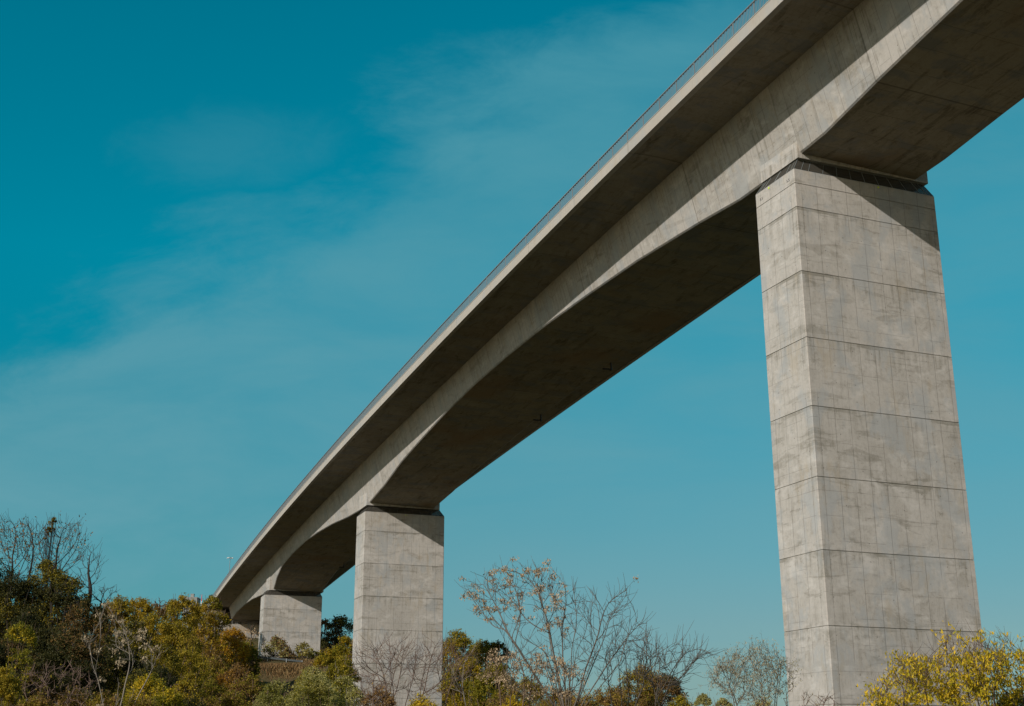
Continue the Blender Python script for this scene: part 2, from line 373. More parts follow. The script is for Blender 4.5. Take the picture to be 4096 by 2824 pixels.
# ------------------------------------------------------------------ piers
PIERS = [dict(x=20.552, y=73.288, z0=30.8314, yaw=.40025, T=2.4257, k=1.0, A=1.5059, n=9, base=-2.5),
         dict(x=-14.325, y=164.5745, z0=27.6737, yaw=.36464, T=2.4032, k=1.0095, A=None, n=7, base=1.0),
         dict(x=-39.3314, y=232.882, z0=25.8126, yaw=.34343, T=2.3654, k=.987, A=None, n=3, base=17.0)]
PW, PD = 10.346/2, 4.064/2
for i, p in enumerate(PIERS):
    w, d_, k = PW*p['k'], PD*p['k'], p['k']
    pe = empty('pier', (p['x'], p['y'], p['z0']), p['yaw']); pe.parent = viaduct
    tag(pe, ['nearest and tallest rectangular concrete pier at the right', 'middle rectangular concrete pier behind the bare reddish tree', 'farthest short concrete pier beside the guardrail'][i])
    # shaft profile with recessed pour joints
    js = ([p['A']] if p['A'] else []) + [-4.0*k*j for j in range(p['n'])]
    base = p['base']-p['z0']; js = [j for j in js if j > base+.5]
    g, gd = .022, .04
    prof = [(p['T'], 0.03), (p['T']-.03, 0)]
    for j in js: prof += [(j+g, 0), (j+g, gd), (j-g, gd), (j-g, 0)]
    prof += [(base, 0)]
    mb = MB(); ch = .04
    def ring(ins): 
        a, b_ = w-ins, d_-ins
        return [(-a+ch,-b_),(a-ch,-b_),(a,-b_+ch),(a,b_-ch),(a-ch,b_),(-a+ch,b_),(-a,b_-ch),(-a,-b_+ch)]
    for z, ins in prof:
        for (x, y) in ring(ins): mb.v.append((x, y, z))
    for r_ in range(len(prof)-1):
        for q in range(8):
            q2 = (q+1) % 8; mb.f.append((r_*8+q, (r_+1)*8+q, (r_+1)*8+q2, r_*8+q2))
    mb.f.append(tuple(range(8)))
    mb.build('shaft', M_pier, pe)
    T = p['T']; bz = T+(.831 if i < 2 else .86)*1.0
    # bearings with plinths
    for sx in (-1, 1):
        mb = MB(); mb.box((sx*3.1, 0, T+.17), (.75, .75, .17)); mb.lathe([(.5, 0), (.5, .12), (.42, .14), (.42, .26), (.55, .28), (.55, .36)], (sx*3.1, 0, T+.34), 20)
        mb.box((sx*3.1, 0, T+.76), (.62, .62, .07 if i < 2 else .1)); mb.build('bearing', M_bearing, pe)
    mb = MB(); mb.box((0, .2, T+.415), (3.9, .9, .41)); mb.build('pedestal', M_dark, pe)
    # girder block over the pier
    mb = MB(); top = T+3.2; hb_, db_ = 4.80, 1.95
    xs = [-hb_, -hb_+.03, hb_-.03, hb_]
    mb.box(((.067, -.2, .5)[i], 0, (bz+top)/2), (hb_, db_, (top-bz)/2))
    mb.build('bearing_block', M_pier, pe)
    # inclined bird-screen: frame bars + net
    sc = empty('bearing_screen', (0, 0, 0)); sc.parent = pe
    a0, b0 = w-.05, d_-.05; a1, b1 = 4.62, 1.72; zt_ = bz-.02; zb_ = T+.02
    BL = [(-a0,-b0), (a0,-b0), (a0,b0), (-a0,b0)]; TL = [(-a1,-b1), (a1,-b1), (a1,b1), (-a1,b1)]
    net = MB()
    for q in range(4):
        q2 = (q+1) % 4
        net.quad((*BL[q], zb_), (*BL[q2], zb_), (*TL[q2], zt_), (*TL[q], zt_))
    net.build('net', M_net, sc)
    fr = MB()
    for q in range(4):
        q2 = (q+1) % 4
        A_, B_ = np.array((*BL[q], zb_)), np.array((*BL[q2], zb_)); A2, B2 = np.array((*TL[q], zt_)), np.array((*TL[q2], zt_))
        fr.bar(A_, B_, .018, 4); fr.bar(A2, B2, .018, 4); fr.bar(A_, A2, .02, 4)
        fs = [.08, .2, .5, .8, .92] if q % 2 else [.05, .1, .2, .3, .4, .5, .6, .7, .8, .9, .95]
        for f_ in fs: fr.bar(A_+(B_-A_)*f_, A2+(B2-A2)*f_, .019, 4)
    fr.build('frame', M_dark if i else M_pole, sc)
    if i < 2:
        # lime survey targets and stencilled numbers
        mb = MB(); mb.box((.9 if i == 0 else .1, -d_-.012, T-.16), (.055, .012, .055)); mb.build('survey_target', M_lime, pe)
        if i == 0:
            mb = MB(); mb.box((-w-.012, .55, T-.17), (.012, .055, .055)); mb.build('survey_target', M_lime, pe)
            for yy, zz in ((d_-.62, T-.62), (-d_+.62, T-.62)):
                tcv = bpy.data.curves.new('number_mark', 'FONT'); tcv.body = '5.5'; tcv.size = .26; tcv.extrude = .004; tcv.align_x = 'CENTER'
                tcv.materials.append(M_ink)
                tmp = bpy.data.objects.new('tmp', tcv); C.objects.link(tmp)
                dg = bpy.context.evaluated_depsgraph_get(); me = bpy.data.meshes.new_from_object(tmp.evaluated_get(dg))
                bpy.data.objects.remove(tmp)
                to = bpy.data.objects.new('number_mark', me); C.objects.link(to); to.parent = pe
                to.rotation_euler = (PI/2, 0, -PI/2); to.location = (-w-.006, yy, zz)
# drain pipes under the girder
for s in (42.0, 59.2, 151.0):
    z = float(np.interp(s, zs_[:,0], zs_[:,1])); mb = MB()
    top = deck(s, 4.62, z+.02); bot = deck(s, 4.62, z-.62); end = deck(s, 3.78, z-.66)
    mb.bar(top, bot, .085, 8); mb.bar(bot+np.array([0, 0, -.0]), end, .085, 8); mb.lathe([(.1, -.1), (.11, 0), (.1, .1)], bot, 8)
    mb.build('drain_pipe', M_dark, viaduct)

# abutment at the far end
ex, ey, h = axes(229.5)
ab = empty('abutment', tuple(deck(229.5, 0, 0)), h); tag(ab, 'far concrete abutment wall under the bridge end, half hidden by golden shrubs', 'abutment')
mb = MB(); mb.box((0, 0, (2.25-8)/2), (9.4, 2.2, (2.25+8)/2)); mb.build('front_wall', M_abut, ab)
mb = MB(); mb.box((0, 2.05, 3.75), (9.35, .25, 1.49)); mb.build('back_wall', M_abut, ab)
mb = MB(); mb.box((-7.75, .5, 3.75), (1.55, 1.25, 1.48)); mb.build('ear_wall', M_abut, ab)
mb = MB(); mb.box((7.75, .5, 3.75), (1.55, 1.25, 1.48)); mb.build('ear_wall', M_abut, ab)
for sx in (-3.2, 3.2):
    mb = MB(); mb.box((sx, -1.0, 2.5), (.6, .5, .25)); mb.build('bearing', M_bearing, ab)
mb = MB()
for k in range(9): mb.bar((-4.6+k*1.15, -2.1, 2.26), (-4.6+k*1.15, -1.85, 2.95), .03, 4)
mb.bar((-4.6, -1.85, 2.95), (4.6, -1.85, 2.95), .03, 4); mb.build('bearing_rail', M_galv, ab)
for sx, sg in ((-9.4, -1), (9.4, 1)):
    mb = MB(); mb.box((sx+sg*.2, 9.0, 1.2), (.2, 8.0, 5.2)); mb.build('wing_wall', M_abut, ab)

# ------------------------------------------------------------------ terrain
CP = [(0,0,-1.7),(20,73,-2.2),(0,45,-2),(-20,40,-1.5),(30,40,-2.5),(-14,150,.5),(-14,164,1.2),(0,175,1),(-38,222,15.6),(-38,228,17.5),(-50,226,17.5),(-28,225,17.0),(-20,222,16.6),(-38,212,12),
      (-55,216,15),(-30,195,5),(-38,238,17.6),(-25,236,17.2),(-52,262,20),(-57,281,25.2),(-68,284,25.6),(-46,279,24.8),(-75,292,27),(-80,330,27),(-60,330,26),(-90,260,24),(-32,262,18),(-16,250,7),(8,260,0),(0,300,-2),(-8,320,0),(20,200,-3),(-4,215,0),(-20,320,6),(-30,340,14),
      (-34,78,2),(-48,84,5),(-60,96,8),(-62,120,9),(-50,120,6),(-30,110,1.5),(-66,160,14),(-48,160,8),(-80,200,20),(-60,200,14),(-110,120,16),(-110,200,26),(-45,60,3),(-70,60,6),(-60,20,1),(-60,-40,0),
      (30,150,-2),(60,120,-3),(80,200,-3),(100,300,-2),(40,250,0),(0,-60,-3),(60,-60,-3),(20,110,-2),(0,110,-1.5),(-10,130,-1),(60,60,-3),(-130,330,30),(-70,420,26),(0,400,-3),(80,450,-6),(-200,150,30),(-200,350,36),(0,700,0),(200,200,-4),(200,600,-4),(-300,600,20),(-300,0,10),(200,0,-4)]
cp = np.array(CP, float)
def gh(x, y):
    x = np.asarray(x, float); y = np.asarray(y, float)
    D = (x[..., None]-cp[:,0])**2 + (y[..., None]-cp[:,1])**2 + 4.0
    W_ = D**-1.8
    return (W_*cp[:,2]).sum(-1)/W_.sum(-1)
def make_ground():
    ax = np.concatenate([-np.geomspace(2500, 160, 14), np.arange(-150, 151, 3.0), np.geomspace(160, 2500, 14)])
    ay = np.concatenate([-np.geomspace(2500, 70, 10), np.arange(-60, 361, 3.0), np.geomspace(370, 3500, 16)])
    Xg, Yg = np.meshgrid(ax, ay)
    Z = gh(Xg, Yg)
    rng = np.random.RandomState(3)
    Z = Z + rng.uniform(-.12, .12, Z.shape)
    far = np.clip((np.hypot(Xg, Yg)-500)/1200, 0, 1); Z = Z*(1-far)+(-6)*far
    nx, ny = len(ax), len(ay)
    v = np.stack([Xg, Yg, Z], -1).reshape(-1, 3)
    idx = np.arange(nx*ny).reshape(ny, nx)
    f = np.stack([idx[:-1,:-1], idx[:-1,1:], idx[1:,1:], idx[1:,:-1]], -1).reshape(-1, 4)
    me = bpy.data.meshes.new('ground'); me.from_pydata(v.tolist(), [], f.tolist()); me.polygons.foreach_set('use_smooth', [True]*len(f))
    m, t = newmat('dry_grass_ground'); tc = t.n('ShaderNodeTexCoord')
    n1 = t.noise(tc.outputs['Object'], .12, 6, .6); n2 = t.noise(tc.outputs['Object'], 1.6, 6, .7)
    col = t.mix(t.ramp(n1, .4, .62), (.085,.065,.025), (.055,.055,.018)); col = t.mix(t.ramp(n2, .45, .7), col, (.12,.075,.035))
    finish(t, col, .95, n2, .6, .3)
    me.materials.append(m); o = bpy.data.objects.new('ground', me); C.objects.link(o); o['kind'] = 'structure'
make_ground()

# ------------------------------------------------------------------ vegetation
def leafmat(name, stops, trans=.38, nscale=.5, rough=.6):
    """leaf colour varies per leaf and slowly through the crown"""
    m, t = newmat(name); ge = t.n('ShaderNodeNewGeometry'); tc = t.n('ShaderNodeTexCoord')
    nz = t.noise(tc.outputs['Object'], nscale, 3, .6)
    f = t.m('ADD', t.m('MULTIPLY', ge.outputs['Random Per Island'], .6), t.m('MULTIPLY', t.m('SUBTRACT', nz, .3), 1.0), clamp=True)
    col = t.cr(f, stops)
    b = t.n('ShaderNodeBsdfPrincipled'); t.l(col, b.inputs['Base Color']); b.inputs['Roughness'].default_value = rough; b.inputs['Specular IOR Level'].default_value = .2
    tl = t.n('ShaderNodeBsdfTranslucent'); t.l(col, tl.inputs[0]); mx = t.n('ShaderNodeMixShader'); mx.inputs[0].default_value = trans
    o = t.n('ShaderNodeOutputMaterial'); t.l(b.outputs[0], mx.inputs[1]); t.l(tl.outputs[0], mx.inputs[2]); t.l(mx.outputs[0], o.inputs[0])
    return m
L = {
 'dark':  leafmat('dark_leaf', [(0,(0.014,0.022,0.005)),(.4,(0.030,0.034,0.007)),(.75,(0.060,0.054,0.012)),(1,(0.102,0.084,0.018))], .1),
 'olive': leafmat('olive_leaf', [(0,(0.109,0.105,0.013)),(.45,(0.233,0.193,0.019)),(.8,(0.389,0.290,0.027)),(1,(0.513,0.371,0.032))]),
 'gold':  leafmat('gold_leaf', [(0,(0.163,0.120,0.011)),(.4,(0.339,0.239,0.017)),(.75,(0.529,0.347,0.020)),(1,(0.608,0.400,0.041))]),
 'orange':leafmat('orange_leaf', [(0,(.2,.11,.01)),(.4,(.4,.21,.012)),(.75,(.55,.28,.015)),(1,(.6,.36,.03))]),
 'green': leafmat('green_leaf', [(0,(0.072,0.087,0.011)),(.4,(0.174,0.175,0.017)),(.75,(0.318,0.262,0.022)),(1,(0.491,0.365,0.028))]),
 'silver':leafmat('silver_leaf', [(0,(0.153,0.162,0.049)),(.4,(0.326,0.307,0.098)),(.75,(0.513,0.462,0.180)),(1,(0.785,0.700,0.359))]),
 'brown': leafmat('brown_leaf', [(0,(0.114,0.068,0.027)),(.4,(0.218,0.124,0.046)),(.75,(0.345,0.204,0.065)),(1,(0.433,0.297,0.065))]),
 'yellow':leafmat('yellow_leaf', [(0,(0.137,0.163,0.010)),(.3,(0.357,0.299,0.014)),(.7,(0.659,0.448,0.018)),(1,(0.756,0.473,0.050))], .3, 1.2),
 'pod':   leafmat('seed_pod', [(0,(.20,.135,.07)),(.5,(.41,.295,.175)),(1,(.56,.43,.28))], .15, 2),
 'cream': leafmat('cream_pod', [(0,(.20,.145,.08)),(.5,(.38,.30,.19)),(1,(.52,.44,.31))], .15, 2),
 'wispy': leafmat('wispy_leaf', [(0,(.15,.13,.06)),(.4,(.26,.24,.15)),(.8,(.42,.39,.3)),(1,(.3,.24,.06))], .15, 1.5),
}
def bark(name, c): return plain(name, c, .85, 0, .2, 5)
BK = {'grey': bark('grey_bark', (.125,.108,.09)), 'dark': bark('dark_bark', (.045,.035,.028)), 'brown': bark('brown_bark', (.12,.08,.055)),
      'pale': bark('pale_bark', (.20,.175,.145)), 'red': bark('reddish_bark', (.15,.10,.078))}

def quads_obj(name, cen, size, mat, parent, rng, droop=0.0, aspect=.5):
    """leaves: rhombic quads at cen, random attitude"""
    n = len(cen)
    if n == 0: return None
    a = rng.normal(size=(n, 3)); a[:, 2] -= droop*1.5; a /= np.linalg.norm(a, axis=1)[:, None]
    b = rng.normal(size=(n, 3)); b -= (a*b).sum(1)[:, None]*a; b /= np.linalg.norm(b, axis=1)[:, None]
    s = (size*rng.uniform(.6, 1.35, n))[:, None]
    a = a*s; b = b*s*aspect
    v = np.empty((n, 4, 3), 'f'); v[:, 0] = cen-a; v[:, 1] = cen-b*1.0+a*.1; v[:, 2] = cen+a; v[:, 3] = cen+b+a*.1
    me = bpy.data.meshes.new(name); me.vertices.add(4*n); me.loops.add(4*n); me.polygons.add(n)
    me.vertices.foreach_set('co', v.ravel()); me.loops.foreach_set('vertex_index', np.arange(4*n, dtype='i'))
    me.polygons.foreach_set('loop_start', np.arange(0, 4*n, 4, dtype='i')); me.polygons.foreach_set('loop_total', np.full(n, 4, 'i'))
    me.update(calc_edges=True); me.materials.append(mat)
    o = bpy.data.objects.new(name, me); C.objects.link(o); o.parent = parent
    return o

def tubes_obj(name, paths, mat, parent, rmin=0.0):
    """paths: list of (points Nx3, radii N)"""
    V = []; F = []; k = 0
    for pts, rs in paths:
        n = 5 if rs[0] > .05 else 3
        pts = np.asarray(pts); d = np.gradient(pts, axis=0) if len(pts) > 1 else None
        d /= np.linalg.norm(d, axis=1)[:, None]+1e-9
        ref = np.array([.31, .17, .93]) if abs(d[0][2]) < .8 else np.array([1.0, .1, 0])
        e1 = np.cross(d, ref); e1 /= np.linalg.norm(e1, axis=1)[:, None]+1e-9; e2 = np.cross(d, e1)
        for i in range(len(pts)):
            for j in range(n):
                an = 2*PI*j/n; V.append(pts[i]+(e1[i]*math.cos(an)+e2[i]*math.sin(an))*max(rs[i], rmin))
        for i in range(len(pts)-1):
            for j in range(n):
                j2 = (j+1) % n; F.append((k+i*n+j, k+i*n+j2, k+(i+1)*n+j2, k+(i+1)*n+j))
        k += n*len(pts)
    me = bpy.data.meshes.new(name); me.from_pydata([tuple(v) for v in V], [], F)
    me.polygons.foreach_set('use_smooth', [True]*len(F)); me.materials.append(mat)
    o = bpy.data.objects.new(name, me); C.objects.link(o); o.parent = parent
    return o

SEED = [100]
def root_at(name, px, pytop, Y, label, cat, group, dropbase=0.0):
    rx, rz = ray(px, pytop); x = rx*Y; zt = rz*Y; zb = float(gh(x, Y))-.15-dropbase
    e = empty(name, (x, Y, zb)); tag(e, label, cat, group); return e, zt-zb

def bush(px, pytop, hw, Y, leaf, label, cat='shrub', name='shrub', group=None, depth=None, hcrown=None, dens=1.0, lsize=1.0, bk='brown', lumps=None, gap=.35, branches=True, droop=0, aspect=.5, seed=None, twigs=11, hround=1.0, ltwo=None):
    """leafy plant: lumpy crown of many small leaves on a stem with limbs. hw = half width in photo pixels"""
    SEED[0] += 1; rng = np.random.RandomState(seed or SEED[0])
    e, H = root_at(name, px, pytop, Y, label, cat, group)
    pix = Y/1296.0
    W = hw*Y/FPX/.95; D = depth or W*.85
    hc = min(max(hcrown or 0, 1.5*W, 1.0), H*.98)
    ls = lsize*pix
    K = lumps or int(rng.randint(52, 66)*max(1.0, min(hc/(1.5*W), 2.2)))
    q = rng.uniform(-1, 1, (K*3, 2)); q = q[(q**2).sum(1) < 1][:K]; K = len(q)
    r2 = (q**2).sum(1)
    R = np.minimum(W, hc)*rng.uniform(.14, .28, K)
    hq = min(hc, 1.6*W); zt = H-hq*.6*hround*r2**1.2-hq*rng.uniform(0, .18, K)
    k0 = np.argsort(r2)[:3]; zt[k0[0]] = H; zt[k0[1]] = H-.1*hc
    inner = rng.uniform(size=K) < (.35 if hc < 2*W else .6); inner[k0] = False
    z = np.where(inner, H-hc+(zt-H+hc)*rng.uniform(.05, .8, K), zt-R*.8)
    z = np.maximum(z, R*.3)
    cen = np.stack([q[:, 0]*(W-R*.6), q[:, 1]*(D-R*.6), z], 1)
    area = 1.7*(hw/4.0)*(hc*FPX/Y/4.0)
    lsize = min(lsize*.85, .9); ls = lsize*pix; dens = max(dens, .6)*1.35
    nleaf = int(np.clip(dens*3.3*area/(lsize**2*aspect*1.9), 300, 65000))
    wgt = R**2; wgt /= wgt.sum(); idx = rng.choice(K, nleaf, p=wgt)
    NS = 45
    sdir = rng.normal(size=(K*NS, 3)); sdir /= np.linalg.norm(sdir, axis=1)[:, None]; slen = rng.uniform(.7, 1.0+gap*.9, K*NS)
    sp = rng.randint(0, NS, nleaf)+idx*NS
    g = rng.normal(size=(nleaf, 3)); t_ = rng.uniform(0, 1, nleaf)**.55
    P = cen[idx]+sdir[sp]*(R[idx]*slen[sp]*t_)[:, None]*np.array([1, 1, .85])+g*(R[idx]*.10)[:, None]
    P = P[(P[:, 2] > .1)]
    over = P[:, 2]-H; P[:, 2] = np.where(over > 0, H+over*.35, P[:, 2])
    if ltwo:
        k2 = (np.sin(P[:, 0]*2.1/max(W, .5)+P[:, 2]*3.3/max(W, .5)+rng.uniform(0, 6))*.25+rng.uniform(size=len(P))) < ltwo[1]
        quads_obj('foliage', P[~k2], ls, L[leaf], e, rng, droop, aspect); quads_obj('foliage', P[k2], ls, L[ltwo[0]], e, rng, droop, aspect)
    else: quads_obj('foliage', P, ls, L[leaf], e, rng, droop, aspect)
    if branches:
        paths = []
        tr = (.012*H+.02)*min(1.0, W/1.5)
        fork = max(.25, min(H-hc, H*.35)); tp = [np.zeros(3), np.array([rng.normal()*.05*W, 0, fork*.5]), np.array([rng.normal()*.08*W, 0, fork])]
        paths.append((np.array(tp), np.array([tr, tr*.85, tr*.7])))
        for c in cen[rng.permutation(K)[:min(K, 24)]]:
            m_ = (tp[-1]+c)/2+rng.normal(size=3)*.08*W+np.array([0, 0, -.05*hc]); pts = np.array([tp[-1], m_, c, c+(c-m_)*.3+rng.normal(size=3)*.05*W])
            pts[:, 2] = np.minimum(pts[:, 2], H)
            paths.append((pts, np.array([tr*.5, tr*.34, tr*.2, tr*.08])))
        for _ in range(twigs*2):
            k = rng.randint(K); c = cen[k]; d = rng.normal(size=3)*.55+np.array([0, 0, 1.0]); d /= np.linalg.norm(d); Lt = R[k]*rng.uniform(.9, 1.5)
            pts = np.array([c, c+d*Lt*.5+rng.normal(size=3)*.05*R[k], c+d*Lt]); paths.append((pts, np.array([.5, .34, .18])*pix))
            for _k in range(2):
                d2 = d+rng.normal(size=3)*.5; d2 /= np.linalg.norm(d2); m_ = pts[1]; paths.append((np.array([m_, m_+d2*Lt*.25, m_+d2*Lt*.45]), np.array([.3, .22, .14])*pix))
        tubes_obj('trunk', paths, BK[bk], e, rmin=.12*pix)
    return e

def colonize(rng, att, nodes, par, step, kill, infl, up=.12, inertia=.35, jit=.12, iters=160):
    """space colonization: branches grow towards the attractors until all are reached"""
    nodes = [np.array(n, float) for n in nodes]; par = list(par); dirs = [np.array([0, 0, 1.0])]*len(nodes)
    for i in range(len(nodes)):
        if par[i] >= 0:
            d = nodes[i]-nodes[par[i]]; dirs[i] = d/(np.linalg.norm(d)+1e-9)
    A = att.copy(); best = np.full(len(A), 1e9); who = np.zeros(len(A), int); fresh = list(range(len(nodes))); nch = [0]*len(nodes)
    for it in range(iters):
        if len(A) == 0: break
        N = np.array([nodes[i] for i in fresh])
        if len(N):
            D = np.linalg.norm(A[:, None]-N[None], axis=2); j = D.argmin(1); d = D[np.arange(len(A)), j]; m = d < best
            best[m] = d[m]; who[m] = np.array(fresh)[j[m]]
        keep = best > kill; A, best, who = A[keep], best[keep], who[keep]
        act = best < infl
        fresh = []
        if not act.any():
            infl *= 1.25; continue
        for w in np.unique(who[act]):
            if nch[w] > 3: continue
            v = A[act & (who == w)]-nodes[w]; v /= np.linalg.norm(v, axis=1)[:, None]; g = v.mean(0); 
            g = g/(np.linalg.norm(g)+1e-9)+dirs[w]*inertia+np.array([0, 0, up])+rng.normal(size=3)*jit; g /= np.linalg.norm(g)
            p = nodes[w]+g*step; nodes.append(p); par.append(int(w)); dirs.append(g); nch.append(0); nch[w] += 1; fresh.append(len(nodes)-1)
    return np.array(nodes), np.array(par)

def bare(px, top, bottom, Y, label, base_px=None, name='bare_tree', cat='tree', group=None, bk='grey', n=420, hy=None, r0=.07, rtip=.28, step=None, stems=3, stem_fan=.5, stem_h=.35,
         up=.1, jit=.14, twig=1.0, pods=None, pod_p=.5, pod_n=24, pod_r=.16, pod_size=1.1, podsel=None, leaves=None, leaf_p=1.0, leaf_n=8, leaf_r=.1, leaf_size=1.3, laspect=.4, leafsel=None, seed=None, shell=.5, kill=1.6, droop=1.0, inertia=.35, infl=.2, trunk_h=0.0):
    """branching plant inside an outline. top / bottom: outline of the branch fan as photo pixels, left to right"""
    SEED[0] += 1; rng = np.random.RandomState(seed or SEED[0])
    top = np.array(top, float); bottom = np.array(bottom, float); bx = base_px if base_px is not None else px
    ptop = top[:, 1].min()
    e, H = root_at(name, bx, ptop, Y, label, cat, group)
    x0, _ = ray(bx, ptop); zb = e.location[2]; pix = Y/1296.0
    def w2(p): a, b_ = ray(*p); return np.array([(a-x0)*Y, b_*Y-zb])
    T = np.array([w2(p) for p in top]); Bm = np.array([w2(p) for p in bottom])
    wx = (T[-1, 0]-T[0, 0]); hy = hy or wx*.32; cxm = (T[0, 0]+T[-1, 0])/2
    x = rng.uniform(T[0, 0], T[-1, 0], n); y = rng.uniform(-1, 1, n); zt = np.interp(x, T[:, 0], T[:, 1]); zl = np.interp(x, Bm[:, 0], Bm[:, 1])
    rel = np.abs(x-cxm)/(wx/2); ylim = np.sqrt(np.clip(1-rel**2, .05, 1)); yy = y*ylim
    zt = zt-(zt-zl)*.35*yy**2
    f = rng.uniform(0, 1, n); f = np.where(rng.uniform(size=n) < shell, 1-(1-f)**1.0*.35, f)
    z = zl+(zt-zl)*f; att = np.stack([x, yy*hy, z], 1); att = att[att[:, 2] > .25]
    hgt = H; step = step or max(.018*hgt+.01, .05)
    nodes = [np.zeros(3)]; par = [-1]
    while nodes[-1][2] < trunk_h*hgt:
        nodes.append(nodes[-1]+np.array([rng.normal()*.08, rng.normal()*.08, 1])*step); par.append(len(nodes)-2)
    root_i = len(nodes)-1; rp = nodes[root_i]
    for s in range(stems):
        a = (s+.5)/stems*2-1 if stems > 1 else 0; a += rng.normal()*.08
        tgt = np.array([np.interp((a+1)/2, [0, 1], [T[0, 0], T[-1, 0]])*stem_fan, rng.normal()*hy*.3, hgt*stem_h*rng.uniform(.8, 1.15)])
        prev = root_i; tgt = tgt-rp; tgt[2] = max(tgt[2], step*2); ns = max(3, int(np.linalg.norm(tgt)/step))
        for k in range(1, ns+1):
            t_ = k/ns; p = rp+np.array([tgt[0]*t_**1.1, tgt[1]*t_**1.1, tgt[2]*t_])+rng.normal(size=3)*step*.10; nodes.append(p); par.append(prev); prev = len(nodes)-1
    N, Pn = colonize(rng, att, nodes, par, step, step*kill, hgt*infl, up, inertia, jit)
    nn = len(N); ch = [[] for _ in range(nn)]
    for i in range(1, nn): ch[Pn[i]].append(i)
    rt = rtip*pix*.5; r = np.zeros(nn)
    for i in range(nn-1, -1, -1):
        r[i] = rt if not ch[i] else sum(r[c]**2.35 for c in ch[i])**(1/2.35)
    sc_ = min(1.0, r0/max(r[0], 1e-6)) if r[0] > r0 else 1.0
    ex_ = math.log(max(r0/rt, 1.01))/math.log(max(r[0]/rt, 1.02)); r = rt*(r/rt)**ex_
    # smooth
    for _ in range(2):
        M = N.copy()
        for i in range(1, nn):
            if ch[i]: M[i] = N[i]*.5+N[Pn[i]]*.25+N[ch[i][0]]*.25
        N = M
    paths = []; stack = [(0, None)]; tips = []; twp = []
    while stack:
        i, pre = stack.pop(); idx = [pre, i] if pre is not None else [i]; cur = i
        while ch[cur]:
            cs = sorted(ch[cur], key=lambda c: -r[c]); 
            for c in cs[1:]: stack.append((c, cur))
            cur = cs[0]; idx.append(cur)
        tips.append(cur)
        if len(idx) > 1:
            rr = r[idx].copy(); 
            if pre is not None: rr[0] = min(rr[0], rr[1]*1.1)
            paths.append((N[idx], rr))
    # fine twigs
    cand = [i for i in range(1, nn) if r[i] < rt*2.2]
    tl = step*2.2*twig; tp_ = []
    if twig > 0:
        for i in rng.permutation(cand)[:int(len(cand)*.8)]:
            d0 = N[i]-N[Pn[i]]; d0 /= np.linalg.norm(d0)+1e-9; d = d0+rng.normal(size=3)*.55+np.array([0, 0, .25]); d /= np.linalg.norm(d); Lt = tl*rng.uniform(.5, 1.3)
            q1 = N[i]+d*Lt*.5; d2 = d+np.array([0, 0, .25])+rng.normal(size=3)*.15; q2 = q1+d2/np.linalg.norm(d2)*Lt*.5
            paths.append((np.array([N[i], q1, q2]), np.array([rt, rt*.8, rt*.5]))); twp.append(q2)
    tubes_obj('trunk', paths, BK[bk], e)
    tipP = np.concatenate([N[tips]]+([np.array(twp)[::3]] if len(twp) > 3 else []))
    if pods:
        pc = []
        for p in tipP:
            if podsel and not podsel((p[0]-T[0, 0])/wx, p[2]/H): continue
            if rng.uniform() < pod_p:
                m_ = rng.randint(int(pod_n*.5), int(pod_n*1.4)); q = rng.normal(size=(m_, 3))*pod_r*.5*np.array([1.1, 1, .6]); q[:, 2] -= np.abs(rng.normal(size=m_))*pod_r*.4
                pc.append(p+q)
        if pc: quads_obj('seed_clusters', np.concatenate(pc), pod_size*pix, L[pods], e, rng, 1.0, .45)['kind'] = 'stuff'
    if leaves:
        lc = []
        src = [N[i] for i in cand]+twp
        for p in src:
            pr = leaf_p*(leafsel((p[0]-T[0, 0])/wx, p[2]/H) if leafsel else 1)
            if rng.uniform() > pr: continue
            m_ = max(1, int(leaf_n*rng.uniform(.4, 1.6))); q = p+rng.normal(size=(m_, 3))*leaf_r*np.array([1, 1, .7]); q[:, 2] -= leaf_r*.35; lc.append(q)
        if lc:
            lc = np.concatenate(lc); lc = lc[lc[:, 2] > .05]
            quads_obj('foliage', lc, leaf_size*pix, L[leaves], e, rng, droop, laspect)
    return e

G_L = 'dark trees on the left slope'; G_M = 'golden trees on the far slope'; G_F = 'shrubs in the foreground'; G_R = 'trees behind the middle pier'
# --- left slope: dark trees, the bare-topped ones against the sky
bush(-70, 2180, 190, 88, 'dark', 'dark leafy tree cut by the left edge of the photo, lower than the bare crowns', 'tree', 'tree', G_L, hcrown=9, ltwo=('olive', .28), bk='dark', dens=1.1)
bare(60, [(-40,2120),(10,2078),(60,2072),(110,2085),(150,2110)], [(-40,2230),(50,2330),(150,2230)], 90, 'leftmost bare crown with a few brown leaves, against the sky', base_px=70, group=G_L, bk='dark', n=1300, r0=.085, stems=4, stem_fan=.5, stem_h=.4, rtip=.36, twig=1.7, up=.03, jit=.2, leaves='brown', leaf_p=.5, leaf_n=4, leaf_r=.2, leaf_size=1.3, seed=11)
bare(125, [(85,2120),(105,2085),(130,2078),(165,2100),(200,2105)], [(85,2220),(125,2330),(200,2200)], 92, 'slim bare crown between the leftmost one and the olive-topped tree', base_px=118, group=G_L, bk='dark', n=650, twig=1.6, up=.03, jit=.18, r0=.08, stems=1, stem_fan=.1, stem_h=.5, rtip=.42, seed=12)
bare(225, [(145,2150),(180,2095),(215,2070),(250,2090),(290,2078),(325,2105),(352,2150),(340,2195)], [(145,2230),(225,2330),(300,2270),(352,2200)], 86, 'tallest bare tree with an olive leafy top on the left slope', base_px=225, group=G_L, bk='dark', n=2300, r0=.12, stems=5, stem_fan=.5, stem_h=.42, rtip=.36, twig=1.7, up=.03, jit=.18, leaves='brown', leaf_p=.4, leaf_n=3, leaf_r=.18, leaf_size=1.2, seed=13)
